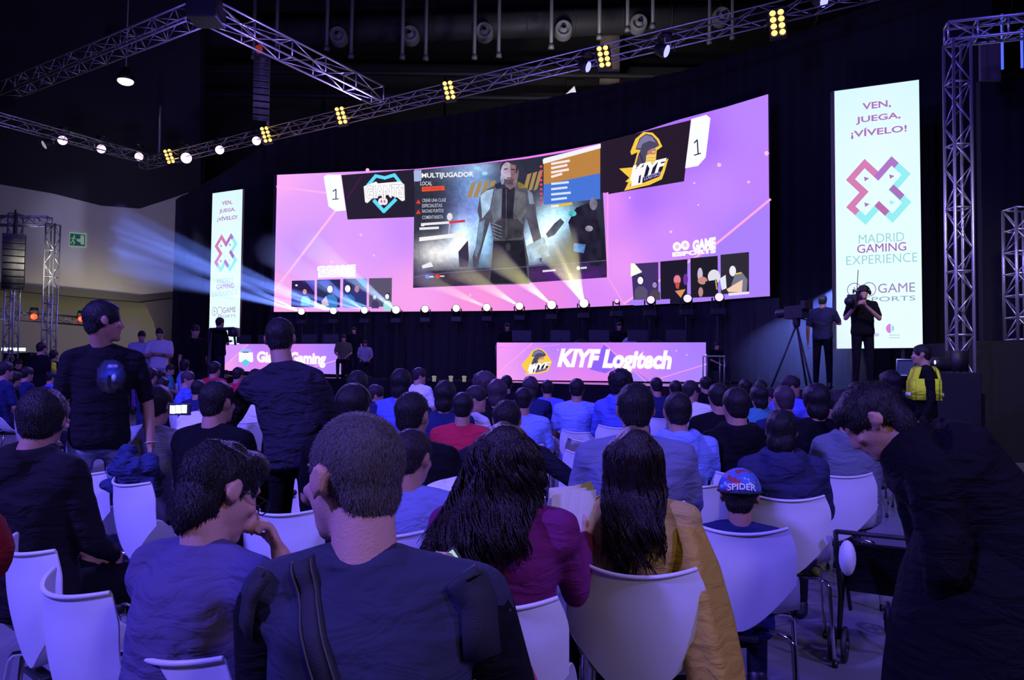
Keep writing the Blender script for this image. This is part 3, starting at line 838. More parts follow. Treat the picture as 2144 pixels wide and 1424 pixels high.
A1 = G0 + (FT0 - FT1).normalized() * 10.5
truss('dim truss crossing the upper-left corner toward the frame edge', G0 + (FT0 - FT1).normalized() * .5, A1, .45, .5)
CC = front(330)
Cdir = (G0 - B1).normalized()
truss('dim truss with three violet wash lights below it, at left under the dark wall', CC - V((0, 0, 0)) + Cdir * .5, CC + Cdir * 9.5, .36, .6, tube=.022)
t = thing('corner_block', 'dark hoist block joining two trusses at the top left', 'hoist', G0)
b = MB(); b.box((0, 0, 0), (.75, .75, .6)); b.box((0, 0, .6), (.4, .4, .6)); obj('housing', b, BLKP, t, bevel=.03, smooth=False)
b = MB(); b.tube([(0, 0, .9), (0, 0, 23.1 - TZ)], .03, 6); obj('chain', b, BLKP, t)
for i, (x, y0) in enumerate(((337, 235), (562, 228))):
    p = front(x); b = MB(); b.tube([p + V((0, 0, .2)), p + V((0, 0, 2.4))], .05, 6); tag(obj('hoist_chain', b, ROD), ['short pale hoist mast above the truss corner with the left-end blinder', 'thin hoist mast on the front truss behind the line array'][i], 'hoist', 'hoist masts on the truss')
spot_light('truss_purple', (-5.5, 17.5, 5.5), (-6.5, 22.5, TZ), 1700, (.42, .28, 1.0), 75, 1, .3)
spot_light('truss_purple_wide', (-1.0, 17.0, 5.0), (-2.0, 24.5, TZ), 1100, (.40, .27, 1.0), 100, 1, .3)
spot_light('truss_purple_far', (-11.0, 24.0, 6.5), (-15.0, 29.5, TZ), 900, (.40, .30, 1.0), 90, 1, .3)
spot_light('truss_right', (5.0, 14.0, 5.5), (6.0, 19.5, TZ), 500, (.45, .35, 1.0), 80, 1, .3)

# blinders: two columns of four amber bulbs
AMB = emis('amber_bulb', (1.0, .56, .13), 2.6)
def blinder(px, py, hpx, label):
    fp = front(px); p = P(px, py, fp.y - .42); k = F / p.y; s = hpx / k / 1.0
    root = thing('blinder_light', label, 'stage light', p, 0, 'amber eight-bulb blinders on the front truss')
    az = math.atan2(p.x, p.y)
    R = Matrix.Rotation(-az * .9, 3, 'Z') @ Matrix.Rotation(-.22, 3, 'X') @ Matrix.Rotation(-.40 + .33 * px / 1628, 3, 'Y')
    b = MB(); b.box((0, .11, 0), (s * .54, .14, s * 1.04)); obj('housing', b, BLKP, root, smooth=False, bevel=.01).matrix_local = R.to_4x4()
    b = MB(); b.tube([(-s * .3, .1, 0), (-s * .3, .18, s * .55), (s * .3, .18, s * .55), (s * .3, .1, 0)], .015, 6); b.tube([(0, .2, s * .55), (0, .36, fp.z - p.z)], .03, 6); obj('yoke', b, BLKP, root).matrix_local = R.to_4x4()
    for i in range(2):
        for j in range(4):
            c = V(((i - .5) * s * .25, .02, (j - 1.5) * s * .25)); b = MB(); b.ell(R @ c, (s * .098, s * .06, s * .098), R, 14, 8); obj('bulb', b, AMB, root)
    f = V((R @ V((0, -1, 0)))); spot_light('blinder_beam', p + f * .1, p + f * 5 - V((0, 0, 3)), 40, (1, .62, .2), 80, 1)
for i, a in enumerate(((1628, 46, 66), (1264, 117, 54), (940, 188, 46), (714, 241, 42), (557, 281, 38), (354, 327, 34))):
    blinder(*a, 'amber eight-bulb blinder, ' + ['biggest, at upper right above the screen', 'second from the right, above the screen edge', 'above the middle of the black wall', 'right of the hanging line array', 'directly below the hanging line array', 'farthest left, beside the dazzling violet light'][i])

# wash lights with round violet lenses, and beam heads turned away
def wash(p, dirv, r, col, st, label, group, top=None):
    root = thing('wash_light', label, 'stage light', p, 0, group)
    q = V(dirv).normalized(); M = q.to_track_quat('-Y', 'Z').to_matrix()
    b = MB(); b.rings([[M @ V((a * math.cos(2 * math.pi * j / 18), y, a * math.sin(2 * math.pi * j / 18))) for j in range(18)] for a, y in ((r * 1.12, 0), (r * 1.15, r * .6), (r * .9, r * 1.6), (r * .4, r * 2.1))]); obj('housing', b, BLKP, root)
    b = MB(); b.ell(M @ V((0, -.01, 0)), (r, r * .35, r), M, 20, 10); obj('lens', b, emis(*col, st), root)
    b = MB(); x = r * 1.35
    b.tube([(-x, 0, 0), (-x, 0, r * 2.2), (x, 0, r * 2.2), (x, 0, 0)], .02, 6); b.box((0, 0, r * 2.5), (r * 1.6, r * 1.6, r * .8))
    h = (top if top is not None else 10.25) - p.z
    if h > r * 2.8: b.tube([(0, 0, r * 2.6), (0, 0, h)], .03, 6)
    obj('yoke', b, BLKP, root)
    return root
VIO = ('violet_lens', (.92, .62, 1.0)); VIH = ('violet_hot', (1.0, .55, 1.0)); BLU = ('blue_lens', (.16, .16, 1.0))
def c_line(px):
    r = ray(px, 300); m = r.x / r.y; a = CC; d = Cdir
    s_ = (m * a.y - a.x) / (d.x - m * d.y); return a + d * s_
GW = 'violet wash lights under the left trusses'
for x, y, rr, lab in ((131, 294, 9.5, 'first of the row at far left'), (212, 312, 9, 'second of the row, over the pale wall'), (291, 328, 8.5, 'third, just before the left-end blinder')):
    q = c_line(x); p = P(x, y, q.y); wash(p, C0 - p, rr * q.y / F, VIO, 1.7, 'round violet wash light below the left truss, ' + lab, GW)
for x, y, rr, c, st, lab in ((390, 331, 11, VIH, 2.0, 'dazzling pinkish, right beside the left-end blinder'), (460, 314, 9, VIO, 1.7, 'between the dazzling one and the line array'), (537, 295, 9, VIO, 1.7, 'beside the blinder under the line array')):
    q = front(x); p = P(x, y, q.y - .3); wash(p, C0 - p, rr * p.y / F, c, st, 'round violet wash light on the front truss, ' + lab, GW)
p0 = P(390, 331, front(390).y - .8); spot_light('violet_flare', p0, p0 + V((6, -1, -8)), 700, (.35, .25, 1.0), 70, .8)
for x, y, rr, ang, lab in ((1231, 140, 11, 1.25, 'left of the second blinder'), (1395, 107, 13, 1.35, 'between the two right-hand blinders'), (1725, 2, 13, 1.1, 'at the very top right, cut by the frame')):
    q = front(x); p = P(x, y, q.y - .1); d = (C0 - p).normalized(); d = Matrix.Rotation(ang, 3, 'Z') @ d
    wash(p, d, rr * p.y / F, BLU, 4, 'dark spotlight with narrow blue lens, ' + lab, 'blue spotlights on the front truss')
p = P(93, 303, c_line(93).y); root = wash(p, V((-.8, -.6, -.6)), .16, ('dim_lens', (.5, .5, .6)), .6, 'dark unlit spotlight at far left of the wash lights', GW)

# line arrays
def line_array(top, n, w_, h_, d_, curve, label, yaw, group, hang=None):
    root = thing('line_array', label, 'loudspeaker', top, yaw, group); z = 0; y = 0
    for i in range(n):
        a = curve * i * i
        b = MB(); b.box((0, 0, 0), (w_, d_, h_ * .94)); o = obj('cabinet', b, BLKP, root, smooth=False, bevel=.012); o.location = (0, y, z); o.rotation_euler = (a, 0, 0)
        g = MB()
        for k in range(-3, 4): g.box((0, -d_ / 2 - .005, k * h_ * .12), (w_ * .9, .01, .008))
        g.tube([(-w_ * .47, -d_ * .3, h_ * .3), (-w_ * .47, -d_ * .3, h_ * .42)], .018, 6); g.tube([(w_ * .47, -d_ * .3, h_ * .3), (w_ * .47, -d_ * .3, h_ * .42)], .018, 6)
        obj('grille', g, ALU if False else mat('grille_dark', (.05, .05, .06), .4, .5), o)
        z -= h_ * math.cos(a); y += h_ * math.sin(a) * 1.0
    b = MB(); b.box((0, 0, h_ * .7), (w_ * 1.02, d_, .10)); b.tube([(0, 0, h_ * .7), (0, 0, (hang or 2.0))], .03, 6); obj('bumper', b, BLKP, root, smooth=False)
    return root
pp = P(549, 130, 22.5); line_array(pp, 10, .46, .172, .36, .010, 'black line array hanging in front of the front truss, upper left', .3, 'hanging line arrays', 10.3 - pp.z)
b = MB(); b.ell((0, 0, 0), (.11, .11, .13)); tag(obj('beacon', b, emis('beacon_red', (.30, .02, .01), .8), None, loc=P(542, 103, 22.5)), 'small dull red beacon above the hanging line array', 'beacon')
pp = P(30, 504, 25); line_array(pp, 8, .62, .20, .45, .014, 'black line array hanging inside the goal-post truss at far left', .5, 'hanging line arrays', 1.0)

# left goal-post truss with red lamps
def tower(px, y0, y1, d, size, label, bay=.45): 
    a = P(px, y1, d); c = P(px, y0, d); c = V((a.x, a.y, c.z)); return truss(label, (a.x, a.y, max(0, a.z)), c, size, bay, group='truss towers', sx=(0, 1, 0))
tower(17, 448, 860, 25.5, .30, 'violet-lit truss tower at the far left edge, with the line array beside it')
tower(97, 470, 860, 25.5, .30, 'violet-lit truss tower right of the far left line array')
a = P(-30, 462, 25.5); c = P(104, 472, 25.5); truss('horizontal truss joining the tops of the two left towers', a, V((c.x, c.y, a.z)), .28, .45, group='truss towers')
a = P(-30, 655, 26.5); c = P(185, 665, 31); truss('low horizontal truss carrying the two red lamps at left', a, V((c.x, c.y, a.z)), .30, .7, group='truss towers')
for i, (x, y, d) in enumerate(((71, 663, 27.5), (170, 668, 30))):
    p = P(x, y, d); wash(p, C0 - p, .11, ('red_lens', (1.0, .06, .02)), 2.4, ['small glowing red lamp between the left truss towers', 'small glowing red lamp behind the head of the standing man'][i], 'red lamps on the low truss', top=p.z + .3)
    spot_light('red_glow', p - V((0, .2, 0)), p + V((0, 8, -3)), 40, (1, .12, .03), 120, 1)
spot_light('left_tower_light', P(60, 700, 19), P(60, 560, 26), 190, (.5, .42, 1.0), 60, 1)
t = thing('flight_case', 'dark flight case with a bright tube lamp on top, between the left towers', 'case', P(46, 790, 27)); t.location.z = 0
b = MB(); b.box((0, 0, .95), (1.0, .7, 1.9)); obj('body', b, BLKP, t, smooth=False, bevel=.03)
b = MB(); b.box((-.2, -.2, 2.0), (.75, .12, .10)); obj('tube_lamp', b, emis('tube_white', (.65, .85, 1.0), 5), t, smooth=False)

# exit sign
sf = Surf([(-80, 700, 36), (400, 700, 39)]); es = Art(sf.at, .03)
es.poly([(146, 486), (181.5, 489), (181, 519), (145.5, 517)], (120, 140, 132)); es.poly([(148, 489), (179.5, 492), (179, 516), (147.5, 514)], (16, 66, 62)); es.up()
es.poly([(170, 493), (177.5, 494), (177.5, 513), (170, 512)], (120, 140, 132))
es.poly([(162, 501), (170, 501), (168, 498), (174, 503), (168, 508), (170, 504.5), (162, 504.5)], (120, 140, 132))
es.ell(157, 495, 1.8, 1.8, (120, 140, 132)); es.line([(156, 497), (154, 504), (158, 508), (155, 512)], 2, (120, 140, 132)); es.line([(154, 504), (150, 510)], 2, (120, 140, 132)); es.line([(151, 500), (156, 498), (160, 501)], 1.6, (120, 140, 132))
o = es.make('exit_sign', None, 'sign_art', .9); tag(o, 'green emergency exit sign with running figure and arrow on the pale wall', 'sign')
sol = o.modifiers.new('s', 'SOLIDIFY'); sol.thickness = .02

# ------------------------------------------------------------------ stage floor, drapes and black wall
STZ = 1.20
SCR = Surf([(573, 652, 31.4), (700, 652, 30.8), (868, 652, 30.2), (1100, 650, 28.0), (1257, 642, 26.3), (1420, 634, 23.5), (1612, 620, 21.2)], 3)
fr = [V((-14.5, 27.5, 0)), V((-9.8, 24.6, 0)), V((-5.2, 21.6, 0)), V((-1.0, 18.2, 0)), V((4.4, 12.9, 0)), V((6.9, 11.4, 0)), V((6.9, 16.2, 0)), V((13.5, 16.4, 0)), V((13.5, 34, 0)), V((-14.5, 34, 0))]
n = len(fr); b = MB(); b.add([p for p in fr] + [p + V((0, 0, STZ)) for p in fr], [tuple(reversed(range(n))), tuple(range(n, 2 * n))] + [(i, (i + 1) % n, (i + 1) % n + n, i + n) for i in range(n)])
STF = mat('stage_deck', (0.012, 0.011, 0.014), 0.10, spec=0.6)
o = obj('stage', b, STF, smooth=False); tag(o, 'glossy black stage platform across the hall, under the screen', 'stage', kind='thing')
# drape below the screen
def ribbon(xs, ytop, ybot, surf, off, m, name, nfold=0, thick=.08):
    b = MB(); r0 = []; n = len(xs)
    for i, x in enumerate(xs):
        o_ = off + (math.sin(i * 2.4) * nfold)
        a = surf(x, ytop(x), 0); c = surf(x, ybot(x), 0); c = V((a.x, a.y, c.z)); dv = V((0, -o_, 0))
        r0.append((a + dv, c + dv))
    vs = [];
    for a, c in r0: vs += [a, c, a + V((0, thick, 0)), c + V((0, thick, 0))]
    fs = []
    for i in range(n - 1):
        k = i * 4; l = k + 4
        fs += [(k, k + 1, l + 1, l), (k + 2, l + 2, l + 3, k + 3), (k, l, l + 2, k + 2), (k + 1, k + 3, l + 3, l + 1)]
    fs += [(0, 2, 3, 1), (4 * (n - 1), 4 * (n - 1) + 1, 4 * (n - 1) + 3, 4 * (n - 1) + 2)]
    b.add(vs, fs); return obj(name, b, m, smooth=False)
BS = Surf([(368, 600, 33.0), (573, 652, 33.2), (868, 652, 31.8), (1100, 650, 29.6), (1257, 642, 27.8), (1420, 634, 25.0), (1612, 620, 22.6), (1760, 620, 20.4), (2060, 620, 17.8)], 3)
def tline(x): return float(np.interp(x, [368, 470, 560, 640, 818, 997, 1148, 1273, 1420, 1600, 1800, 2070], [418, 360, 300, 272, 261, 232, 205, 178, 151, 95, 20, -80]))
xs = list(np.arange(368, 2075, 12.0))
o = ribbon(xs, tline, lambda x: 812, BS.at, 0, BLK, 'black_backdrop_drape', .06); tag(o, 'tall curved black drape wall behind the LED screen', 'drape')
xs2 = list(np.arange(560, 1640, 7.0))
o = ribbon(xs2, lambda x: float(np.interp(x, [560, 1080, 1240, 1420, 1640], [655, 652, 645, 637, 622])), lambda x: 800, lambda x, y, z: SCR.at(x, y, z) + V((0, .2, 0)), 0, STAGEB, 'stage_drape', .05); tag(o, 'dark violet-lit drape hanging below the LED screen down to the stage', 'drape')
# ------------------------------------------------------------------ LED screen
top_y = lambda x: float(np.interp(x, [573, 700, 868, 1000, 1100, 1187, 1257, 1340, 1420, 1520, 1612], [366.5, 361, 354, 342, 328.6, 314, 300, 277, 251, 224, 196]))
bot_y = lambda x: float(np.interp(x, [573, 830, 1080, 1240, 1420, 1612], [653, 652.5, 650.5, 642.5, 634, 620]))
xl = lambda y: float(np.interp(y, [366, 652], [580, 573])); xr = lambda y: float(np.interp(y, [197, 620], [1608, 1612]))
def P_lerp(a, b, t): return tuple(x * (1 - t) + y * t for x, y in zip(a, b))
def smooth_map(pts, x, y):
    w_ = 0; c = [0, 0, 0]
    for px, py, col in pts:
        q = 1.0 / ((x - px) ** 2 + (y - py) ** 2 + 900) ** 1.5; w_ += q
        for i in range(3): c[i] += col[i] * q
    return [v / w_ for v in c]
BGP = [(585, 380, (255, 178, 250)), (620, 440, (232, 165, 252)), (640, 500, (205, 155, 255)), (700, 560, (240, 170, 255)), (590, 640, (255, 175, 235)), (760, 500, (222, 158, 255)), (850, 480, (205, 145, 255)),
       (860, 620, (250, 165, 240)), (1000, 640, (252, 150, 225)), (1150, 630, (240, 140, 235)), (1240, 620, (220, 140, 250)), (900, 352, (235, 135, 250)), (1120, 322, (245, 130, 245)), (1285, 430, (232, 145, 252)),
       (1340, 420, (175, 115, 255)), (1300, 560, (238, 155, 250)), (1400, 500, (208, 142, 255)), (1500, 400, (198, 140, 255)), (1590, 250, (190, 135, 255)), (1590, 380, (192, 132, 255)), (1580, 500, (168, 130, 255)), (1560, 600, (172, 128, 250)), (1430, 640, (185, 120, 245)), (1450, 300, (170, 110, 255))]
scr = thing('led_screen', 'huge curved LED screen showing a pink match overlay with game picture and team emblems', 'screen', SCR.at(1090, 651))
scr.location.z = STZ
def under(parent, o):
    # parent while keeping the world place
    o.parent = parent; o.matrix_parent_inverse = Matrix.Translation(parent.location).inverted() if parent.rotation_euler.z == 0 else parent.matrix_basis.inverted(); return o
def mkpart(art, name, parent, mname='led_pixels', sample=False, strength=1.0):
    o = art.make(name, None, mname, strength, sample); return under(parent, o)
# housing
b = MB(); n = 60; rr = []
for i in range(n + 1):
    x = 573 + (1612 - 573) * i / n
    x0 = xl(500) if i == 0 else x
    a = SCR.at(x, top_y(x) - 1.5, 0); c = SCR.at(x, bot_y(x) + 1.5, 0); c = V((a.x, a.y, c.z)); g = V((0, .03, 0)); k = V((0, .30, 0))
    rr.append([a + g, c + g, c + k, a + k])
b.rings(rr); under(scr, obj('cabinet', b, BLKP, smooth=False))
for x in (600, 850, 1100, 1350, 1590):
    b = MB(); p = SCR.at(x, 640); b.tube([V((p.x, p.y + .25, STZ)), V((p.x, p.y + .25, p.z + 1))], .05, 6); under(scr, obj('support_pole', b, BLKP))
# picture ground
A = Art(SCR.at, .0)
def bgcol(u, v):
    x = 580 + u * 1030; y = top_y(x) * (1 - v) + bot_y(x) * v; return smooth_map(BGP, x, y)
nx, ny = 96, 30; vs = []; cols = {}
for i in range(nx + 1):
    for j in range(ny + 1):
        u, v = i / nx, j / ny; ym = 360 + 280 * v; x = xl(ym) * (1 - u) + xr(220 + 400 * v) * u
        y = top_y(x) * (1 - v) + bot_y(x) * v; p = SCR.at(x, y, 0); vs.append(p); cols[tuple(p)] = lin(smooth_map(BGP, x, y))
A.mb.add(vs, [(i * (ny + 1) + j, i * (ny + 1) + j + 1, (i + 1) * (ny + 1) + j + 1, (i + 1) * (ny + 1) + j) for i in range(nx) for j in range(ny)], 0, lambda p: cols[tuple(p)])
mkpart(A, 'picture_ground', scr, 'led_ground', sample=True)
A = Art(SCR.at, .012, 24)
PK = (255, 172, 232)
A.line([(576, 607), (702, 442)], 5, (255, 190, 240)); A.line([(580, 391), (682, 404)], 4, (255, 180, 240)); A.line([(1612, 418), (1498, 512), (1306, 636)], 5, PK); A.line([(1306, 636), (1272, 580), (1272, 404)], 3, (250, 160, 240))
A.poly([(1498, 515), (1611, 423), (1611, 618), (1470, 632), (1330, 640), (1310, 636)], (172, 130, 252)); 
for x, y, r in ((756, 492, 3), (783, 535, 2.5), (695, 549, 3), (1505, 346, 4.5), (1604, 322, 5), (1453, 384, 2.2), (1566, 382, 3), (1404, 486, 3), (1461, 430, 2), (770, 357, 4), (985, 618, 2.5), (1318, 415, 2.2)): A.ell(x, y, r, r, (255, 190, 240), 10)
mkpart(A, 'line_pattern', scr)
# score plates
A = Art(SCR.at, .03, 24)
A.poly([(678, 370), (685, 366), (714, 366), (724.5, 441), (703, 443), (688, 432)], (252, 255, 253)); A.up()
A.line([(698, 401), (704, 397), (704, 417)], 2.2, (40, 70, 110)); A.line([(697, 418), (709, 417)], 2, (40, 70, 110))
mkpart(A, 'score_plate', scr)
A = Art(SCR.at, .03, 24)
A.poly([(1447, 250), (1478, 241), (1487, 248), (1477, 330), (1461, 348), (1434, 353)], (252, 255, 253)); A.up()
A.line([(1453, 300), (1459, 294), (1461, 324)], 2.6, (30, 45, 80)); A.line([(1453, 326), (1466, 322)], 2.4, (30, 45, 80))
mkpart(A, 'score_plate', scr)
# team plates
A = Art(SCR.at, .02, 24)
A.poly([(715, 367), (868, 355), (868, 454.5), (728, 460)], (38, 30, 46)); A.line([(757, 370), (727, 416)], 3, (70, 25, 75)); A.up()
cy = (95, 222, 250)
A.line([(771, 388), (787, 369), (806, 373), (826, 367), (842, 388)], 7, cy); A.line([(784, 421), (804, 443), (828, 419)], 7.5, cy); A.up()
A.poly([(762, 391), (775, 386), (788, 381), (792, 385), (812, 383), (838, 381), (847, 387), (848, 420), (842, 422), (832, 414), (812, 409), (795, 411), (778, 418), (770, 426), (765, 424)], (253, 250, 252)); A.up()
A.text('GIANTS', [(766, 392), (845, 388), (845, 413), (767, 416)], (255, 255, 255), .03, outline=(120, 115, 140), ow=.02); A.ell(799, 423, 6.5, 7.5, (250, 235, 248)); A.ell(806, 423, 6.5, 7.5, (250, 235, 248)); A.up()
A.ell(799.5, 423, 2, 3, (190, 120, 160)); A.ell(806, 423, 2, 3, (190, 120, 160))
mkpart(A, 'team_emblem_plate', scr)
A = Art(SCR.at, .02, 24)
A.poly([(1257, 298), (1273, 294), (1446, 252), (1432, 380), (1273, 407), (1272, 404), (1257, 404)], (38, 26, 40)); A.up()
YL = (250, 205, 70); DG = (78, 74, 100)
def ninja(A, X, s, tilt=0):
    # hooded head, folded mask and slanted word plate, drawn in emblem units (0..100) through X
    T = lambda pts: [X(*p) for p in pts]
    hood = [(24, 38), (34, 16), (50, 5), (68, 8), (80, 20), (87, 34), (76, 40), (74, 60), (88, 62), (99, 56), (92, 78), (86, 92), (62, 100), (12, 106), (20, 92), (14, 90), (22, 84), (2, 66), (30, 66), (38, 40), (26, 44)]
    A.poly(T(hood), YL); A.up()
    A.poly(T([(34, 35), (42, 16), (54, 9), (66, 12), (76, 22), (81, 32), (72, 36), (62, 39), (54, 58), (52, 66), (33, 66), (40, 44), (44, 37)]), DG); A.poly(T([(36, 33), (44, 17), (54, 11), (66, 15), (74, 26), (62, 22), (48, 26), (44, 34)]), (128, 124, 165)); A.up()
    A.poly(T([(58, 40), (68, 36), (74, 38), (73, 47), (56, 46)]), (190, 130, 130)); A.poly(T([(55, 47), (73, 49), (72, 64), (54, 62)]), (248, 210, 110)); A.up()
    A.ell(*X(69, 43), s * 3.2, s * 1.6, (240, 220, 90), 10); A.line(T([(57, 52), (72, 54)]), s * .8, (200, 150, 60)); A.line(T([(56, 57), (72, 59)]), s * .8, (200, 150, 60)); A.line(T([(42, 44), (50, 64)]), s * 2, (50, 46, 70))
    A.up(); A.poly(T([(28, 70), (92, 60), (86, 76), (80, 88), (50, 96), (22, 100), (34, 84)]), (26, 26, 50)); A.up()
    A.text('KIYF', T([(30, 66), (92, 58), (84, 78), (24, 90)]), (255, 255, 255), .05); A.poly(T([(30, 72), (50, 68), (46, 98), (24, 101)]), (255, 250, 252)); A.up(); A.poly(T([(40, 84), (44, 82), (42, 96), (38, 97)]), (40, 40, 80))
    A.text('LOGITECH', T([(50, 86), (84, 79), (82, 86), (50, 93)]), (190, 170, 245), .02)
ninja(A, lambda x, y: (1294 + x * 1.06, 271 + y * 1.18 + (50 - x) * .10), 1.1)
mkpart(A, 'team_emblem_plate', scr)

# game picture
def tq(x): return float(np.interp(x, [868, 1100, 1180, 1257], [357, 333, 320, 303]))
def bq(x): return float(np.interp(x, [865, 1080, 1272], [603, 594, 581]))
A = Art(SCR.at, .02)
def gcol(u, v):
    x = 868 + u * 389; y = tq(x) * (1 - v) + bq(x) * v
    g = lambda cx, cy, sx, sy: math.exp(-((x - cx) / sx) ** 2 - ((y - cy) / sy) ** 2)
    base = np.array([44., 46., 62.]) + np.array([60., 75., 95.]) * g(960, 355, 60, 25) + np.array([70, 85, 100.]) * g(1010, 350, 40, 20)
    base += np.array([60., 70., 120.]) * g(985, 450, 45, 60) + np.array([215., 210., 195.]) * g(915, 530, 50, 32) * .95 + np.array([170., 195., 200.]) * g(965, 500, 26, 45)
    base += np.array([110., 165., 190.]) * g(1012, 500, 22, 60) + np.array([170., 205., 210.]) * g(1140, 480, 40, 55) + np.array([110, 160, 180.]) * g(1180, 460, 40, 45) + np.array([150, 180, 200.]) * g(1105, 520, 28, 38)
    base += np.array([55., 90., 120.]) * g(1000, 395, 50, 30)
    base *= 1 - .75 * g(1215, 530, 45, 70)
    if v > .86: base = np.array([46., 34., 64.]) + np.array([40, 40, 10.]) * g(1000, 580, 90, 20) + np.array([45, 0, 70.]) * g(1180, 575, 70, 20)
    k = 1 + .13 * noise.noise(V((x * .12, y * .12, 3))) + .1 * noise.noise(V((x * .3, y * .3, 7)))
    return [min(255, max(0, c * k)) for c in base]
nx, ny = 120, 76; vs = []; cols = {}
for i in range(nx + 1):
    for j in range(ny + 1):
        u, v = i / nx, j / ny; x = (868.5 - 3.5 * v) * (1 - u) + (1257 + 14.5 * v) * u; y = tq(x) * (1 - v) + bq(x) * v
        p = SCR.at(x, y, .02); vs.append(p); cols[tuple(p)] = lin(gcol(u, v))
A.mb.add(vs, [(i * (ny + 1) + j, i * (ny + 1) + j + 1, (i + 1) * (ny + 1) + j + 1, (i + 1) * (ny + 1) + j) for i in range(nx) for j in range(ny)], 0, lambda p: cols[tuple(p)])
A.layer = 2
A.step = 24
ST = (168, 138, 88)
for i in range(4): A.poly([(988 + i * 14 - (i == 3) * 2, 383 - i), (997 + i * 14, 381 - i), (987 + i * 13, 414), (977 + i * 13, 415)], ST); 
for i in range(3): A.poly([(1104 + i * 12, 366 - i * 3), (1113 + i * 12, 363 - i * 3), (1103 + i * 11, 400 - i * 2), (1095 + i * 11, 401)], ST)
A.ell(999, 353, 7, 3, (150, 225, 235)); A.ell(1015, 364, 6, 4, (165, 225, 245)); A.ell(1178, 327, 10, 3, (215, 250, 250))
A.poly([(960, 528), (980, 504), (982, 540), (980, 560), (962, 560)], (60, 52, 75)); A.ell(942, 455, 6, 8, (230, 225, 235)); A.line([(943, 462), (940, 490)], 3, (190, 185, 200))
A.poly([(1150, 330), (1256, 305), (1256, 365), (1138, 388), (1138, 333)], (190, 132, 66)); A.poly([(1138, 388), (1256, 364), (1256, 418), (1138, 430)], (72, 118, 215))
A.poly([(1136, 336), (1140, 333), (1257, 303), (1257, 312), (1137, 345)], (245, 244, 250)); A.up()
for i, wd in enumerate((36, 31, 34, 20)): A.line([(1155, 345 + i * 9), (1155 + wd, 338.5 + i * 9.2)], 5, (252, 232, 232))
for i, wd in enumerate((34, 31, 38, 30)): A.line([(1155, 387 + i * 11), (1155 + wd, 383.5 + i * 11)], 4.5, (215, 232, 252))
A.line([(1168, 433), (1196, 428)], 5, (235, 190, 50)); A.line([(1155, 434), (1168, 433)], 5, (250, 240, 220))
for i in range(9): A.ell(1132.5, 351 + i * 9.5, 3, 2.6, (240, 70, 110), 8)
# plain armoured figure
A.tex = 0.34; A.step = 6; A.ystep = 6
sk = (182, 168, 190); ar = (86, 84, 98); dk = (42, 40, 52); lt = (165, 195, 225)
A.up()
A.poly([(992, 562), (990, 540), (996, 520), (1004, 460), (1000, 444), (1006, 410), (1018, 400), (1034, 392), (1042, 386), (1086, 386), (1100, 396), (1113, 404), (1120, 420), (1123, 455), (1128, 480), (1140, 530), (1132, 552), (1122, 530), (1114, 500), (1104, 465), (1100, 455), (1096, 490), (1106, 545), (1108, 596), (1024, 598), (1030, 545), (1033, 500), (1026, 466), (1016, 500), (1006, 536), (1002, 556)], ar); A.up()
A.poly([(1006, 412), (1018, 402), (1034, 398), (1026, 440), (1010, 460)], lt); A.poly([(1104, 400), (1114, 408), (1119, 430), (1108, 430)], (130, 140, 165)); A.poly([(1004, 468), (1016, 462), (1008, 516), (998, 540), (994, 536)], (118, 140, 170))
A.poly([(1036, 396), (1056, 400), (1054, 452), (1034, 470), (1028, 440)], (110, 118, 135)); A.poly([(1080, 402), (1100, 408), (1102, 446), (1088, 466), (1074, 446)], (104, 104, 112)); A.poly([(1052, 396), (1078, 396), (1074, 452), (1078, 500), (1054, 505), (1050, 452)], dk)
A.poly([(1034, 472), (1052, 460), (1084, 462), (1096, 474), (1092, 500), (1040, 504)], (62, 60, 66)); A.poly([(1034, 505), (1096, 502), (1106, 594), (1026, 596)], (34, 32, 40)); A.up()
for i in range(5): A.line([(1030, 470 + i * 7), (1050, 478 + i * 7)], 2, (120, 130, 150)); 
A.line([(1060, 400), (1060, 500)], 1.5, (90, 90, 105)); A.ell(1064, 520, 5, 9, (60, 60, 66)); A.line([(1036, 506), (1094, 504)], 3, (80, 76, 80))
A.poly([(1036, 390), (1052, 384), (1060, 396), (1040, 400)], (50, 58, 80)); A.poly([(1084, 384), (1096, 390), (1102, 398), (1086, 398)], (140, 120, 50)); A.up()
A.poly([(1056, 374), (1084, 374), (1082, 392), (1068, 402), (1058, 392)], (120, 100, 112)); A.ell(1068, 366, 18, 24, (130, 112, 122)); A.up(); A.ell(1066, 357, 19, 16, (58, 50, 60)); A.up(); A.ell(1062, 366, 13, 21, sk); A.poly([(1068, 348), (1080, 352), (1080, 378), (1070, 386)], (140, 105, 115)); A.poly([(1054, 380), (1078, 380), (1073, 391), (1060, 391)], (100, 78, 88)); A.up()
A.line([(1056, 360), (1062, 359)], 2.5, (80, 66, 82)); A.line([(1071, 360), (1077, 361)], 2.5, (60, 44, 50)); A.line([(1062, 378), (1072, 378)], 2, (70, 46, 56)); A.ell(1052, 380, 4, 12, (170, 175, 205))
# second figure at right
A.tex = .45
A.poly([(1188, 470), (1204, 440), (1228, 430), (1246, 446), (1256, 500), (1258, 560), (1204, 560), (1200, 520)], (36, 32, 48)); A.ell(1240, 432, 8, 13, (125, 120, 140)); A.ell(1231, 483, 8, 6, (150, 140, 160)); A.ell(1196, 452, 9, 6, (90, 215, 215)); A.poly([(1142, 494), (1160, 472), (1172, 462), (1180, 470), (1160, 496), (1146, 502)], (72, 78, 96)); A.poly([(1200, 513), (1224, 516), (1220, 534), (1198, 530)], (90, 140, 200)); A.up()
A.poly([(1100, 520), (1138, 500), (1150, 540), (1110, 548)], (165, 190, 205)); A.layer -= 2; A.layer += 2
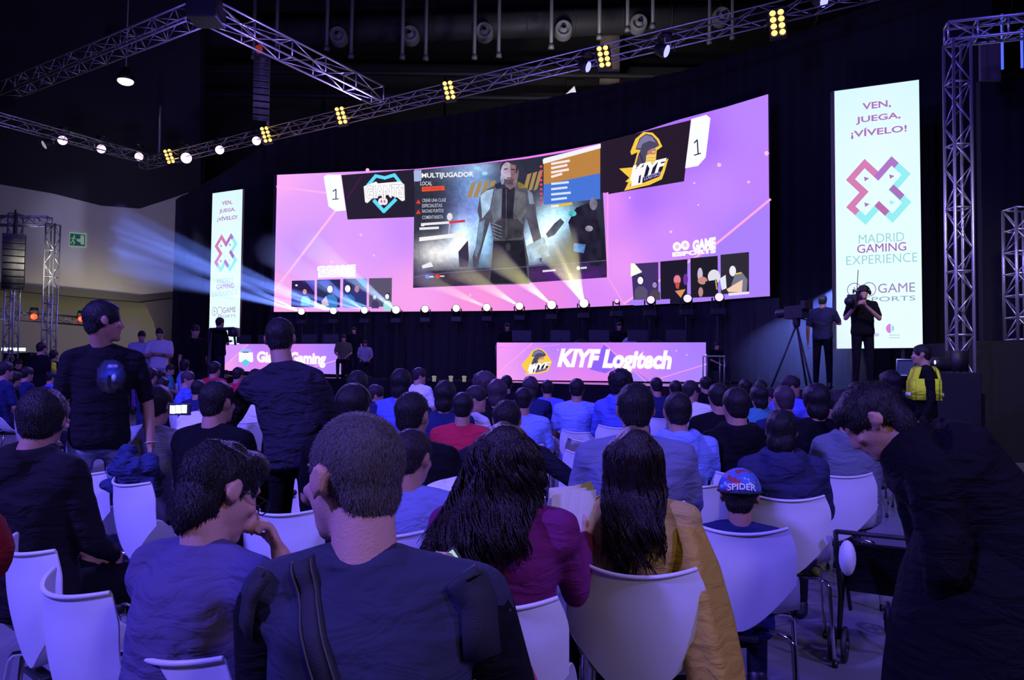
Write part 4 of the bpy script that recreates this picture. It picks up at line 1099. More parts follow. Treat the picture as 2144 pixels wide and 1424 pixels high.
# menu words
A.tex = 0; A.step = 24; A.ystep = None
for i in range(3): A.poly([(869 + i * 3, 364 - i * 0), (875 + i * 5, 362), (877 + i * 4, 384), (870 + i * 3, 386)], (170, 185, 225)); 
A.up()
A.text('MULTIJUGADOR', [(886, 369), (992, 366), (992, 379), (886, 381)], (250, 250, 252), .025); A.text('LOCAL', [(883, 386), (907, 386), (907, 394), (883, 394)], (225, 225, 235), .01)
A.poly([(886, 397), (932, 395), (934, 404), (886, 407)], (235, 84, 50)); A.up(); A.text('ENCONTRAR', [(890, 399), (926, 398), (926, 403), (890, 404)], (190, 40, 30))
for y in (430, 451): A.poly([(879, y - 7), (884, y + 2), (874, y + 2)], (240, 60, 40))
for y, s_, xe in ((426, 'CREAR UNA CLASE', 936), (437, 'ESPECIALISTAS', 928), (448, 'RACHAS PUNTOS', 931), (461, 'COMENTARISTA', 930)): A.text(s_, [(887, y - 4), (xe, y - 5), (xe, y + 2), (887, y + 3)], (185, 188, 205), .015)
A.line([(886, 475), (944, 471)], 5, (240, 235, 240)); A.line([(944, 471), (974, 468)], 5, (210, 60, 80)); A.line([(883, 484), (920, 482)], 5, (235, 235, 240)); A.poly([(884, 479), (888, 472), (892, 479)], (240, 240, 240))
A.poly([(881, 502), (970, 492), (972, 500), (881, 510)], (250, 248, 245)); A.line([(868, 585), (900, 578), (1266, 550)], 1.2, (110, 105, 130)); A.line([(880, 508), (880, 574)], 1, (120, 120, 130))
A.poly([(886, 560), (905, 552), (910, 562), (888, 566)], (240, 240, 250)); A.ell(898, 583, 5, 4, (60, 140, 230)); A.ell(919, 582, 5, 4, (225, 60, 50)); A.line([(903, 583), (910, 583)], 3, (235, 235, 240)); A.line([(925, 582), (932, 582)], 3, (240, 200, 200))
A.poly([(1186, 561), (1231, 553), (1235, 574), (1188, 577)], (58, 40, 86)); A.line([(1136, 572), (1160, 570)], 4, (225, 225, 235)); A.up(); A.ell(1208, 566, 4, 4, (220, 215, 235)); A.line([(1214, 566), (1224, 565)], 4, (225, 220, 235))
mkpart(A, 'game_picture', scr)

# player camera pictures
def cam_pic(q, bg, fn, name='player_picture'):
    A = Art(SCR.at, .03, 24); A.poly(q, bg); A.up(); fn(A); mkpart(A, name, scr)
def man(A, x, y, s, skin_, top, dark=None, lean=0):
    A.poly([(x - 9 * s, y + 30 * s), (x - 9 * s, y + 16 * s), (x - 4 * s, y + 10 * s), (x + 4 * s, y + 10 * s), (x + 10 * s, y + 16 * s), (x + 10 * s, y + 30 * s)], top); A.up()
    A.ell(x + lean, y, 5.2 * s, 6.6 * s, dark or (40, 30, 50)); A.up(); A.ell(x + lean - .8 * s, y + 1.5 * s, 4.2 * s, 5.6 * s, skin_)
cam_pic([(611.5, 588), (659, 587), (659, 644), (610, 643)], (44, 30, 78), lambda A: (A.poly([(640, 588), (659, 587), (659, 612)], (80, 80, 200)), man(A, 640, 610, 1.0, (215, 150, 170), (110, 190, 225)), A.ell(622, 598, 2.5, 2, (255, 255, 255))))
cam_pic([(664, 586), (713, 585), (712, 644), (664, 644)], (40, 46, 92), lambda A: (A.poly([(664, 590), (690, 586), (713, 612), (713, 625)], (70, 90, 200)), man(A, 693, 604, 1.35, (250, 240, 250), (60, 130, 200)), A.poly([(674, 632), (684, 620), (690, 640), (676, 644)], (215, 190, 215))))
cam_pic([(719, 584), (768, 583), (768, 644), (718, 644)], (50, 55, 120), lambda A: (A.poly([(745, 584), (768, 583), (768, 606)], (110, 170, 240)), man(A, 730, 603, 1.35, (255, 250, 250), (50, 110, 200)), A.ell(748, 606, 5, 7, (190, 130, 160)), A.poly([(718, 622), (768, 640), (768, 644), (718, 644)], (120, 170, 240))))
cam_pic([(773, 583), (821, 582), (820, 642), (773, 643)], (92, 84, 108), lambda A: (man(A, 812, 620, 1.0, (235, 245, 250), (160, 225, 225)), man(A, 786, 622, .8, (200, 210, 235), (70, 60, 110))))
cam_pic([(1321, 553), (1378, 549), (1378, 627), (1326, 628)], (66, 48, 104), lambda A: (A.poly([(1320, 552), (1328, 552), (1344, 570), (1320, 580)], (250, 255, 240)), man(A, 1341, 586, 1.4, (250, 245, 255), (90, 80, 110)), man(A, 1370, 596, 1.1, (160, 140, 190), (80, 70, 80))))
cam_pic([(1382, 548), (1439, 543), (1438, 625), (1383, 627)], (30, 24, 40), lambda A: (man(A, 1418, 584, 1.75, (232, 130, 150), (28, 22, 46)), A.poly([(1412, 592), (1422, 592), (1420, 606), (1414, 604)], (200, 80, 60)), A.poly([(1412, 610), (1434, 606), (1424, 624)], (220, 150, 90)), A.ell(1434, 586, 5, 12, (110, 50, 160))))
cam_pic([(1445, 541), (1502, 536), (1503, 621), (1446, 624)], (30, 28, 36), lambda A: (A.ell(1465, 575, 5.5, 14, (205, 190, 215)), A.ell(1470, 588, 10, 8, (200, 140, 130)), A.ell(1494, 580, 13, 15, (225, 225, 235)), A.poly([(1476, 590), (1500, 586), (1503, 621), (1470, 622)], (26, 22, 34)), A.line([(1497, 586), (1500, 606)], 3, (170, 170, 90)), A.ell(1466, 612, 5, 10, (190, 140, 140))))
cam_pic([(1508, 534), (1567.5, 528), (1567.5, 611), (1509, 617)], (46, 42, 50), lambda A: (A.ell(1533, 568, 7, 11, (240, 235, 245)), A.poly([(1538, 574), (1552, 570), (1564, 586), (1562, 612), (1546, 612), (1528, 604)], (120, 120, 140)), A.poly([(1520, 606), (1540, 594), (1554, 586), (1552, 612), (1524, 612)], (245, 205, 185)), A.line([(1540, 574), (1550, 572)], 3, (235, 205, 90)), A.poly([(1506, 584), (1518, 576), (1520, 604), (1510, 608)], (225, 235, 245)), A.poly([(1524, 614), (1567, 611), (1567, 616), (1524, 620)], (235, 230, 245))))
# organiser logos above the pictures
for quad, q2 in ((((666, 558), (744, 555), (744, 567), (666, 570)), ((668, 571), (743, 569), (743, 579), (668, 581))), (((1450, 506), (1496, 499), (1496, 520), (1450, 525)), ((1408, 530), (1496, 521), (1496, 530), (1408, 538)))):
    A = Art(SCR.at, .03, 24)
    if quad[0][0] < 700: A.poly([(664, 558), (744, 555), (745, 580), (668, 582)], (254, 246, 252)); A.up()
    else: A.ell(1417, 517, 9, 10, (255, 250, 250)); A.ell(1434, 514, 9, 10, (255, 250, 250)); A.up(); A.ell(1417, 517, 4, 4.5, (240, 200, 245)); A.ell(1434, 514, 4, 4.5, (240, 200, 245)); A.up()
    A.text('GGAME' if quad[0][0] < 700 else 'GAME', quad, (255, 255, 255), .06, outline=(235, 200, 240), ow=.03); A.text('ESPORTS', q2, (255, 255, 255), .05, outline=(235, 205, 235), ow=.03)
    mkpart(A, 'organiser_logo', scr)

# ------------------------------------------------------------------ banners
def banner(tl, tr, br, bl, dl, dr, label):
    S = Surf([(tl[0], 500, dl), (tr[0], 500, dr)])
    root = thing('led_banner', label, 'screen', S.at((bl[0] + br[0]) / 2, bl[1])); root.location.z = STZ
    X = lambda u, v: (((tl[0] * (1 - u) + tr[0] * u) * (1 - v) + (bl[0] * (1 - u) + br[0] * u) * v), ((tl[1] * (1 - u) + tr[1] * u) * (1 - v) + (bl[1] * (1 - u) + br[1] * u) * v))
    b = MB(); a, c, d, e = [S.at(*X(u, v)) for u, v in ((-.01, -.004), (1.01, -.004), (1.01, 1.003), (-.01, 1.003))]
    g = V((0, .02, 0)); k = V((0, .18, 0)); b.add([a + g, c + g, d + g, e + g, a + k, c + k, d + k, e + k], [(3, 2, 1, 0), (4, 5, 6, 7), (0, 1, 5, 4), (1, 2, 6, 5), (2, 3, 7, 6), (3, 0, 4, 7)])
    under(root, obj('cabinet', b, BLKP, smooth=False))
    for u in (.2, .8):
        b = MB(); q = S.at(*X(u, .99)); b.tube([q + V((0, .1, 0)), V((q.x, q.y + .1, STZ))], .05, 6); under(root, obj('support_leg', b, BLKP))
    A = Art(S.at, 0)
    def cf(u, v):
        return P_lerp((232, 254, 255), (200, 244, 252), max(0, .25 - v) * 1.2 + .25 * abs(u - .5)) if v < .5 else P_lerp((226, 255, 250), (235, 254, 255), v)
    A.grid([X(0, 0), X(1, 0), X(1, 1), X(0, 1)], 8, 24, cf); under(root, A.make('display', None, 'led_ground', 1.0, True))
    A = Art(S.at, .012); asp = 3.0   # height / width
    A.xf = lambda u, v: X(u, v)
    Q = lambda x0, x1, y0, y1: [(x0, y0), (x1, y0), (x1, y1), (x0, y1)]
    MG = (178, 112, 186); TL_ = (140, 205, 215)
    for s_, x0, x1, y0, y1 in (('VEN,', .33, .66, .062, .090), ('JUEGA,', .25, .77, .112, .141), ('¡VÍVELO!', .19, .84, .158, .194)): A.text(s_, Q(x0, x1, y0, y1), MG, .02)
    # the X emblem: hollow cross of bent bands
    cx, cyy, u_ = .5, .402, .058
    def R(p): # rotated units: a along one diagonal, b along the other
        a, b_ = p; x = (a + b_) * .7071 * u_; y = (a - b_) * .7071 * u_; return (cx + x, cyy + y / asp * 1.0)
    arm, hw, th = 5.9, 2.05, 1.3
    outer = [(-hw, -arm), (hw, -arm), (hw, -hw), (arm, -hw), (arm, hw), (hw, hw), (hw, arm), (-hw, arm), (-hw, hw), (-arm, hw), (-arm, -hw), (-hw, -hw)]
    hi = hw - th * .0
    def band(path, col):
        for p, q in zip(path[:-1], path[1:]):
            d = (q[0] - p[0], q[1] - p[1]); L = math.hypot(*d); ex = (d[0] / L * th / 2, d[1] / L * th / 2); nn = (-d[1] / L * th / 2, d[0] / L * th / 2)
            A.poly([R((p[0] - ex[0] + nn[0], p[1] - ex[1] + nn[1])), R((q[0] + ex[0] + nn[0], q[1] + ex[1] + nn[1])), R((q[0] + ex[0] - nn[0], q[1] + ex[1] - nn[1])), R((p[0] - ex[0] - nn[0], p[1] - ex[1] - nn[1]))], col); A.layer -= .25
        A.layer += .25
    PKK = (214, 128, 182); PUR = (176, 120, 200); CYN = (150, 240, 245)
    # axes: a -> lower right, b -> upper right
    band([(hw, -hw * 1.0), (hw, hw)], CYN) if False else None
    band([(-hw, -arm), (-hw, -hw), (-arm, -hw), (-arm, hw), (-hw, hw)], PKK)
    band([(-hw, hw), (-hw, arm), (0, arm)], PUR); band([(0, arm), (hw, arm), (hw, hw)], CYN); band([(-hw, -arm), (hw * .2, -arm)], PKK)
    band([(hw * .2, -arm), (hw, -arm), (hw, -hw)], CYN); band([(hw, -hw), (arm, -hw), (arm, hw), (hw, hw)], CYN)
    A.up(); band([(hw, -hw - .1), (hw + 1.7, -hw - .1)], (186, 110, 175)); band([(hw, hw), (hw + 1.8, hw)], (170, 115, 190)) if True else None
    for p in ((-3.6, 0), (0, 3.6), (0, -3.6), (3.6, 0)):
        x, y = R(p); A.poly([(x - .03, y - .008), (x + .03, y), (x - .02, y + .01)], (170, 120, 190) if p != (3.6, 0) else CYN)
    for s_, x0, x1, y0, y1, col, bo in (('MADRID', .25, .78, .566, .600, TL_, -.012), ('GAMING', .23, .80, .604, .636, (168, 84, 176), .0), ('EXPERIENCE', .10, .93, .645, .680, TL_, -.012)): A.text(s_, Q(x0, x1, y0, y1), col, bo)
    for c0 in (.19, .36):
        for i in range(24):
            a0, a1 = 2 * math.pi * i / 24, 2 * math.pi * (i + 1) / 24
            A.poly([(c0 + .085 * math.cos(a0), .776 + .0275 * math.sin(a0)), (c0 + .085 * math.cos(a1), .776 + .0275 * math.sin(a1)), (c0 + .075 * math.cos(a1), .776 + .024 * math.sin(a1)), (c0 + .075 * math.cos(a0), .776 + .024 * math.sin(a0))], (150, 140, 185)); A.layer -= .25
    A.line([(.17, .776), (.21, .776)], .006, (150, 140, 185)); A.line([(.19, .769), (.19, .783)], .012, (150, 140, 185)); A.up()
    A.text('GAME', Q(.46, .89, .757, .792), (158, 135, 190), .0); A.text('SPORTS', Q(.30, .89, .806, .824), (130, 165, 190), .0)
    A.poly([(.60 + .055 * math.cos(t), .927 + .018 * math.sin(t)) for t in [rad(90 + 10 * i) for i in range(19)]], (218, 130, 222)); A.poly([(.61 + .03 * math.cos(t), .927 + .012 * math.sin(t)) for t in [rad(-90 + 12 * i) for i in range(16)]], (150, 225, 225))
    A.line([(.58, .952), (.70, .952)], .004, (190, 225, 230)); A.line([(.58, .962), (.70, .962)], .004, (190, 225, 230)); A.poly(Q(.40, .46, .944, .956), (205, 200, 230))
    under(root, A.make('printed_artwork', None, 'led_pixels', 1.0))
    return root
banner((1747, 191), (1924, 167), (1932, 728), (1752, 730), 17.6, 16.75, 'large upright LED banner reading VEN, JUEGA, VIVELO at the right of the screen')
banner((445, 405), (508, 396), (501, 721), (437, 725), 30.1, 29.3, 'narrow-looking upright LED banner at the left of the screen')

# ------------------------------------------------------------------ desks with LED fronts
DS = Surf([(1040, 750, 20.6), (1478, 750, 19.7)]); DSL = Surf([(470, 750, 28.2), (714, 750, 25.4)])
def desk(S, tl, tr, br, bl, label, paint, depth=.9):
    X = lambda u, v: (((tl[0] * (1 - u) + tr[0] * u) * (1 - v) + (bl[0] * (1 - u) + br[0] * u) * v), ((tl[1] * (1 - u) + tr[1] * u) * (1 - v) + (bl[1] * (1 - u) + br[1] * u) * v))
    root = thing('player_desk', label, 'desk', S.at(*X(.5, 1))); root.location.z = STZ
    a, c, d, e = [S.at(*X(u, v)) for u, v in ((0, 0), (1, 0), (1, 1), (0, 1))]; g = V((0, .02, 0)); k = V((0, depth, 0))
    b = MB(); b.add([a + g, c + g, d + g, e + g, a + k, c + k, d + k, e + k], [(3, 2, 1, 0), (4, 5, 6, 7), (0, 1, 5, 4), (1, 2, 6, 5), (2, 3, 7, 6), (3, 0, 4, 7)]); under(root, obj('desk_body', b, BLKP, smooth=False))
    for p in (a, c): 
        b = MB(); q = V((p.x, p.y + depth * .5, STZ)); b.tube([q, V((p.x, p.y + depth * .5, p.z - .05))], .05, 6); under(root, obj('leg', b, BLKP))
    A = Art(S.at, 0); pts = [(.02, .1, (255, 160, 250)), (.05, .9, (250, 165, 240)), (.2, .5, (205, 140, 255)), (.35, .9, (245, 140, 235)), (.45, .2, (205, 125, 255)), (.6, .95, (250, 135, 225)), (.7, .3, (200, 135, 255)), (.85, .5, (175, 130, 255)), (.98, .1, (165, 125, 255)), (.98, .9, (170, 135, 255)), (.3, .1, (170, 125, 255))]
    A.grid([X(0, 0), X(1, 0), X(1, 1), X(0, 1)], 40, 10, lambda u, v: smooth_map([(p * 300, q * 60, c_) for p, q, c_ in pts], u * 300, v * 60)); under(root, A.make('display', None, 'led_ground', 1.0, True))
    A = Art(S.at, .012); A.xf = None; paint(A, X); under(root, A.make('display_graphics', None, 'led_pixels', 1.0))
    for i in range(5):
        b = MB(); u = .12 + .19 * i; p = S.at(*X(u, 0)) + V((0, .55, .0)); b.box(p + V((0, 0, .20)), (.52, .04, .30)); b.tube([p, p + V((0, 0, .1))], .03, 6); under(root, obj('monitor', b, BLKP, smooth=False))
    return root
def pk(A, X):
    A.poly([X(.445, .7), X(.515, .02), X(.60, .55), X(.52, .8)], (140, 100, 250)); A.poly([X(.66, .72), X(.74, 1.0), X(.60, 1.0)], (170, 130, 250)); A.up()
    A.line([X(.01, .8), X(.17, .02)], 2, PK); A.line([X(.01, .12), X(.12, .17), X(.3, .05)], 1.6, (240, 140, 250)); A.line([X(.51, .02), X(.71, 1.0)], 2, (245, 150, 240)); A.line([X(.76, .95), X(1, .55)], 2.2, (250, 150, 245)); A.up()
    ninja(A, lambda x, y: (1090 + x * .66, 727 + y * .55), .55)
    A.text('KIYF Logitech', [(1174, 733), (1402, 737), (1399, 782), (1168, 777)], (255, 255, 255), .045, shear=.02, outline=(250, 190, 250), ow=.02)
    for u, v in ((.29, .2), (.85, .22), (.90, .32), (.99, .32)): A.ell(*X(u, v), 1.8, 1.8, (225, 190, 250), 8)
desk(DS, (1040, 717.5), (1478, 717), (1478, 800), (1040, 795.5), 'player desk with pink LED front reading KIYF Logitech', pk)
def pg(A, X):
    A.line([X(.01, .8), X(.2, .02)], 2, PK); A.line([X(.75, .8), X(1, .5)], 2, PK); A.poly([X(.0, .8), X(.2, .0), X(.0, .0)], (215, 150, 255)); A.up()
    A.line([(503, 742), (508, 733), (523, 733), (527, 742)], 3, cy); A.poly([(501, 738), (530, 738), (531, 757), (526, 759), (515, 753), (505, 759), (501, 757)], (250, 252, 255)); A.up()
    A.poly([(507, 758), (515, 752), (524, 758), (516, 768)], (90, 215, 235)); A.line([(510, 738), (521, 738)], 1.6, (40, 60, 90)); A.up()
    A.text('Giants Gaming', [(541, 737), (683, 740), (681, 769), (540, 764)], (255, 255, 255), .045, outline=(250, 205, 250), ow=.02)
desk(DSL, (470, 720.5), (714, 720), (714, 784), (470, 776), 'player desk with pink LED front and shield emblem, left behind the jacketed man', pg)
# ------------------------------------------------------------------ beam heads along the foot of the screen, with their haze
feet = [(645, 656.5, 'w'), (710, 655, 'w'), (773, 654, 'w'), (837, 653, 'W'), (896, 651.5, 'y'), (959, 650, 'y'), (1021, 648.5, 'y'), (1087, 646, 'y'), (1152, 643.5, 'Y'), (1217, 640.5, 'Y'), (1283, 636, 's'), (1351, 634, 'p'), (1424, 631.5, 'p'), (1487, 629, 'p')]
lensc = {'w': ('beam_blue_white', (.75, .85, 1.0), 5, .12), 'W': ('beam_blue_white', (.75, .85, 1.0), 5, .14), 'y': ('beam_warm_white', (1.0, .97, .72), 5, .125), 'Y': ('beam_warm_white', (1.0, .97, .72), 5, .14), 's': ('beam_pink', (1.0, .45, .85), 1.3, .07), 'p': ('beam_violet', (.85, .58, 1.0), 1.5, .115)}
ordn = 'first second third fourth fifth sixth seventh eighth ninth tenth eleventh twelfth thirteenth fourteenth'.split()
colw = {'w': 'bluish white', 'W': 'bright bluish white', 'y': 'yellowish white', 'Y': 'bright yellowish white', 's': 'small pink', 'p': 'violet white'}
FP = {}
for i, (x, y, k) in enumerate(feet):
    p = SCR.at(x, y, 1.0); nm, c_, st, r = lensc[k]; FP[x] = p
    root = thing('moving_head', '%s beam lamp, %s from the left along the foot of the screen' % (colw[k], ordn[i]), 'stage light', (p.x, p.y, p.z), 0, 'beam lamps under the screen')
    d = (C0 - p).normalized(); M = (d + V((-.0, 0, .1))).normalized().to_track_quat('-Y', 'Z').to_matrix()
    b = MB(); b.rings([[M @ V((a * math.cos(2 * math.pi * j / 16), yy, a * math.sin(2 * math.pi * j / 16))) for j in range(16)] for a, yy in ((r * 1.05, 0), (r * 1.25, .1), (r * 1.2, .34), (r * .7, .46))]); obj('head', b, BLKP, root)
    b = MB(); b.ell(M @ V((0, -.01, 0)), (r, .03, r), M, 16, 8); obj('lens', b, emis(nm, c_, st), root)
    b = MB(); b.tube([(-r * 1.4, .15, .0), (-r * 1.4, .15, -.30), (r * 1.4, .15, -.30), (r * 1.4, .15, .0)], .025, 6); b.box((0, .15, -.40), (.34, .34, .16)); b.tube([(0, .15, -.45), (0, .15, STZ - p.z)], .04, 6); obj('yoke_and_stand', b, BLKP, root, smooth=False)
HAZE = {}
def haze_cone(p, tip, r1, color, power, dens, label, ang):
    p = V(p); tip = V(tip); d = tip - p; L = d.length; t = d / L; x = t.orthogonal().normalized(); y = t.cross(x); n = 20
    b = MB(); b.rings([[(x * math.cos(2 * math.pi * j / n) + y * math.sin(2 * math.pi * j / n)) * rr_ + t * a for j in range(n)] for a, rr_ in ((.12, .10), (L, r1))])
    if dens not in HAZE:
        m = bpy.data.materials.new('haze'); m.use_nodes = True; nt = m.node_tree; nt.nodes.clear()
        o_ = nt.nodes.new('ShaderNodeOutputMaterial'); v = nt.nodes.new('ShaderNodeVolumeScatter'); v.inputs['Density'].default_value = dens; v.inputs['Anisotropy'].default_value = .3; v.inputs['Color'].default_value = (1, 1, 1, 1)
        nt.links.new(v.outputs[0], o_.inputs['Volume']); HAZE[dens] = m
    o = obj('haze_beam', b, HAZE[dens], None, loc=p); tag(o, label, 'haze', 'lit haze beams', 'stuff')
    spot_light('beam', p + t * .05, tip, power, color, ang, .25, .03)
def beam(x0, tx, ty, dd, r1, color, power, label, dens=.05):
    p = FP[x0]; tip = P(tx, ty, p.y - dd); L = (tip - p).length; ang = 2 * math.degrees(math.atan(r1 * .92 / L)); haze_cone(p, tip, r1, color, power, dens, label, ang)
YB = (1.0, .95, .35)
beam(1217, 1178, 492, 6.5, .42, YB, 9000, 'yellow haze beam rising from the tenth lamp over the game picture')
beam(1152, 1085, 500, 5.5, .30, YB, 5500, 'yellow haze beam slanting left from the ninth lamp') if False else None
beam(1217, 1130, 500, 6.0, .40, YB, 9000, 'second yellow haze beam from the tenth lamp, slanting further left')
beam(1152, 1030, 535, 6.5, .38, YB, 8500, 'long yellow haze beam slanting left from the ninth lamp')
beam(1087, 955, 560, 6.0, .36, YB, 5500, 'faint yellow haze beam from the eighth lamp')
beam(1021, 870, 575, 6.0, .32, YB, 4500, 'faint yellow haze beam from the seventh lamp')
BB = (.25, .40, 1.0)
beam(837, 640, 505, 8.0, .45, (.45, .65, 1.0), 14000, 'pale blue haze beam from the fourth lamp crossing the small pictures')
beam(773, 560, 520, 8, .5, BB, 9000, 'blue haze beam reaching left past the screen edge')
# broad blue beams reaching the left wall through the haze
for fx, tx, ty, r1, pw, lab in ((710, 240, 452, .42, 90000, 'topmost'), (645, 255, 478, .36, 50000, 'second from the top'), (710, 225, 498, .40, 90000, 'third from the top'), (773, 250, 520, .36, 80000, 'fourth from the top'), (645, 235, 545, .42, 70000, 'fifth from the top'), (710, 275, 570, .38, 60000, 'lowest')):
    haze_cone(FP[fx], P(tx, ty, 21.0), r1, (.14, .24, 1.0), pw, .045, 'blue haze beam crossing the left banner, %s of six' % lab, 2 * math.degrees(math.atan(r1 * .92 / (FP[fx] - P(tx, ty, 21.0)).length)))
spot_light('wall_streaks', P(600, 600, 27), P(240, 500, 37), 2600, (.45, .5, 1.0), 20, .6)
spot_light('backdrop_blue', P(1735, 560, 13), P(1700, 745, 19), 900, (.22, .32, 1.0), 42, 1, .3)
haze_cone(P(1770, 590, 19.4), P(1668, 800, 16.8), 1.5, (.12, .18, 1.0), 2400, .05, 'blue lit haze in front of the drape left of the right banner', 40)
spot_light('backdrop_violet', P(640, 500, 24), P(560, 500, 33), 500, (.14, .14, 1.0), 75, 1, .3)
spot_light('drape_violet', P(900, 560, 22), P(760, 740, 30), 500, (.3, .22, 1.0), 80, 1, .3)

# ------------------------------------------------------------------ right-hand side
def block(name, x0, x1, ytop, d, depth, m, label, cat, ybot=None, zb=0.0):
    a = P(x0, ytop, d); c = P(x1, ytop, d); z1 = a.z
    if ybot is not None: zb = P(x0, ybot, d).z
    b = MB(); b.box(((a.x + c.x) / 2, d + depth / 2, (z1 + zb) / 2), (c.x - a.x, depth, z1 - zb)); o = obj(name, b, m, smooth=False, bevel=.01); tag(o, label, cat); return o
block('black_side_drape', 2052, 2420, 168, 15.6, .15, BLK, 'tall black drape wall closing the right edge behind the truss towers', 'drape')
block('black_riser', 2046, 2420, 714, 13.3, 2.0, BLK, 'black cloth-covered riser carrying the short truss at the right edge', 'riser')
a = P(2012, 800, 12.9); c = P(2008, 52, 12.9)
truss('tall pale truss tower at right, in front of the black drape', (a.x, 12.9, 0.02), (a.x, 12.9, P(2005, 50, 12.9).z - .32), .29, .36, group='right-hand truss gate', sx=(0, 1, 0), tube=.026)
zt = P(2005, 50, 12.9).z - .16
truss('horizontal truss running from the top of the right tower out of the frame', (a.x - .15, 12.95, zt), (a.x + 3.2, 11.9, zt), .30, .42, group='right-hand truss gate', tube=.027)
p = P(2139, 714, 13.6); q = P(2139, 438, 13.6)
truss('short truss standing on the black riser at the right edge', (p.x, 13.6, p.z + .02), (p.x, 13.6, q.z), .36, .40, group='right-hand truss gate', sx=(0, 1, 0), tube=.027)
spot_light('gate_light', (5.5, 8.0, 6.0), (7.4, 12.9, 2.8), 900, (1.0, .84, .70), 60, 1, .3)
spot_light('steward_fill', (4.2, 6.0, 4.0), (4.95, 9.4, 1.4), 130, (1.0, .95, .9), 30, 1, .2)  # added fill without a fixture, brightens the yellow vest
spot_light('gate_light_low', (9.0, 6.0, 1.5), (9.3, 11.5, 0.0), 30, (.8, .7, 1), 90, 1, .3)
t = block('hung_panel', 2053, 2096, 86, 14.8, .08, mat('panel_brown', (.11, .08, .075), .8), 'small brownish panel hanging behind the right tower', 'panel', ybot=168)
LED = emis('led_blue', (.06, .10, .9), 1.6)
for i, (x, y0, y1) in enumerate(((2099, 30, 145), (2140, 62, 142))):
    a = P(x, y1, 14.2); c = P(x, y0, 14.2); b = MB(); b.tube([(0, 0, 0), (0, 0, c.z - a.z)], .022, 6)
    tag(obj('led_strip', b, LED, None, loc=a), ['thin vertical blue LED strip beside the brownish hanging panel', 'thin vertical blue LED strip at the very right edge'][i], 'light strip', 'blue LED strips at the upper right')
# thin bar clamped across the foot of the tower, and things stored behind it
a = P(1993, 868, 12.2); c = P(2054, 868, 12.2); b = MB(); b.tube([(0, 0, 0), (c.x - a.x, 0, 0)], .028, 8)
tag(obj('crossbar', b, BLKP, None, loc=a), 'black crossbar clamped low across the right tower', 'bar')
b = MB(); p = P(2032, 866, 13.6); b.ell((0, 0, 0), (.20, .2, .19)); b.cone((.02, 0, -.1), .15, (.05, 0, -.75), .2)
tag(obj('plastic_sack', b, mat('white_sack', (.7, .7, .7), .6, bump=.6, bscale=9), None, loc=p), 'white sack behind the foot of the right tower', 'sack')
t = thing('folding_chair', 'metal-framed chair back on the stage between cameraman and steward', 'chair', (P(1893, 785, 12.4).x, 12.4, STZ))
a = P(1878, 786, 12.4) - t.location; c = P(1906, 753, 12.4) - t.location
b = MB(); b.tube([(a.x, 0, a.z), (a.x, 0, c.z), (c.x + .1, 0, c.z), (c.x + .1, 0, a.z), (a.x, 0, a.z)], .016, 6); 
for x in (a.x, c.x + .1): b.tube([(x, 0, a.z), (x, .05, 0)], .014, 6)
obj('frame', b, mat('steel_blue', (.35, .4, .6), .3, .8), t)
b = MB(); b.box(((a.x + c.x + .1) / 2, .02, (a.z + c.z) / 2), (c.x - a.x + .05, .02, c.z - a.z - .03)); obj('backrest', b, mat('chair_blue', (.03, .05, .12), .6), t, smooth=False)
t = thing('lighting_console', 'dark equipment stack with small glints between the steward and the right tower', 'equipment', (P(1975, 800, 11.2).x, 11.2, 0))
b = MB(); b.box((0, 0, .75), (.75, .6, 1.5)); obj('case', b, BLKP, t, smooth=False, bevel=.02)
b = MB(); b.cone((-.1, 0, 1.62), .10, (.10, .05, 1.60), .09); b.box((.2, 0, 1.66), (.22, .2, .3)); obj('lamp_head', b, BLKP, t)
b = MB(); b.ell((-.17, -.10, 1.64), (.012, .012, .03)); obj('lens_glint', b, emis('glint', (.8, .85, 1), 2), t)  # highlight put in as a small glowing blob
# stage camera on tripod
def tripod_cam(loc, s, label, yaw=0):
    t = thing('broadcast_camera', label, 'camera', loc, yaw)
    b = MB(); b.box((0, 0, 1.55 * s), (.16, .42, .22)); b.cone((0, .2, 1.55 * s), .07, (0, .42, 1.55 * s), .08); b.box((0, -.24, 1.68 * s), (.18, .1, .14)); obj('camera_body', b, BLKP, t, smooth=False)
    b = MB(); b.tube([(0, -.1, 1.42 * s), (.15, -.55, 1.25 * s)], .012, 6); obj('pan_bar', b, BLKP, t)
    b = MB(); b.cone((0, 0, 1.3 * s), .06, (0, 0, 1.42 * s), .07); obj('head', b, BLKP, t)
    for k in range(3):
        b = MB(); a = k * 2.094 + .4; b.tube([(0, 0, 1.3 * s), (.42 * math.cos(a), .42 * math.sin(a), 0.0)], .018, 6); obj('leg', b, BLKP, t)
    return t
p = P(1668, 800, 13.4); tripod_cam((p.x, 13.4, STZ), .85, 'dark broadcast camera on a tripod on the stage, left of the shadowy operator', .4)
p = P(455, 760, 21.5)
t = thing('camera_crane', 'camera crane arm silhouetted against the left banner', 'crane', (p.x, 21.5, 0))
b = MB(); a = P(440, 690, 21.5) - t.location; c = P(490, 688, 21.3) - t.location; b.tube([a, c], .05, 6); b.box(c + V((0, 0, -.1)), (.22, .3, .24)); b.tube([c + V((0, 0, -.1)), c + V((.05, 0, -.45))], .03, 6); obj('arm', b, BLKP, t)
b = MB(); b.tube([(a.x, a.y, 0), a], .06, 6); obj('pedestal', b, BLKP, t)

# ---- staff
def on(px, d, z=0.0): q = P(px, 700, d); return V((q.x, d, z))
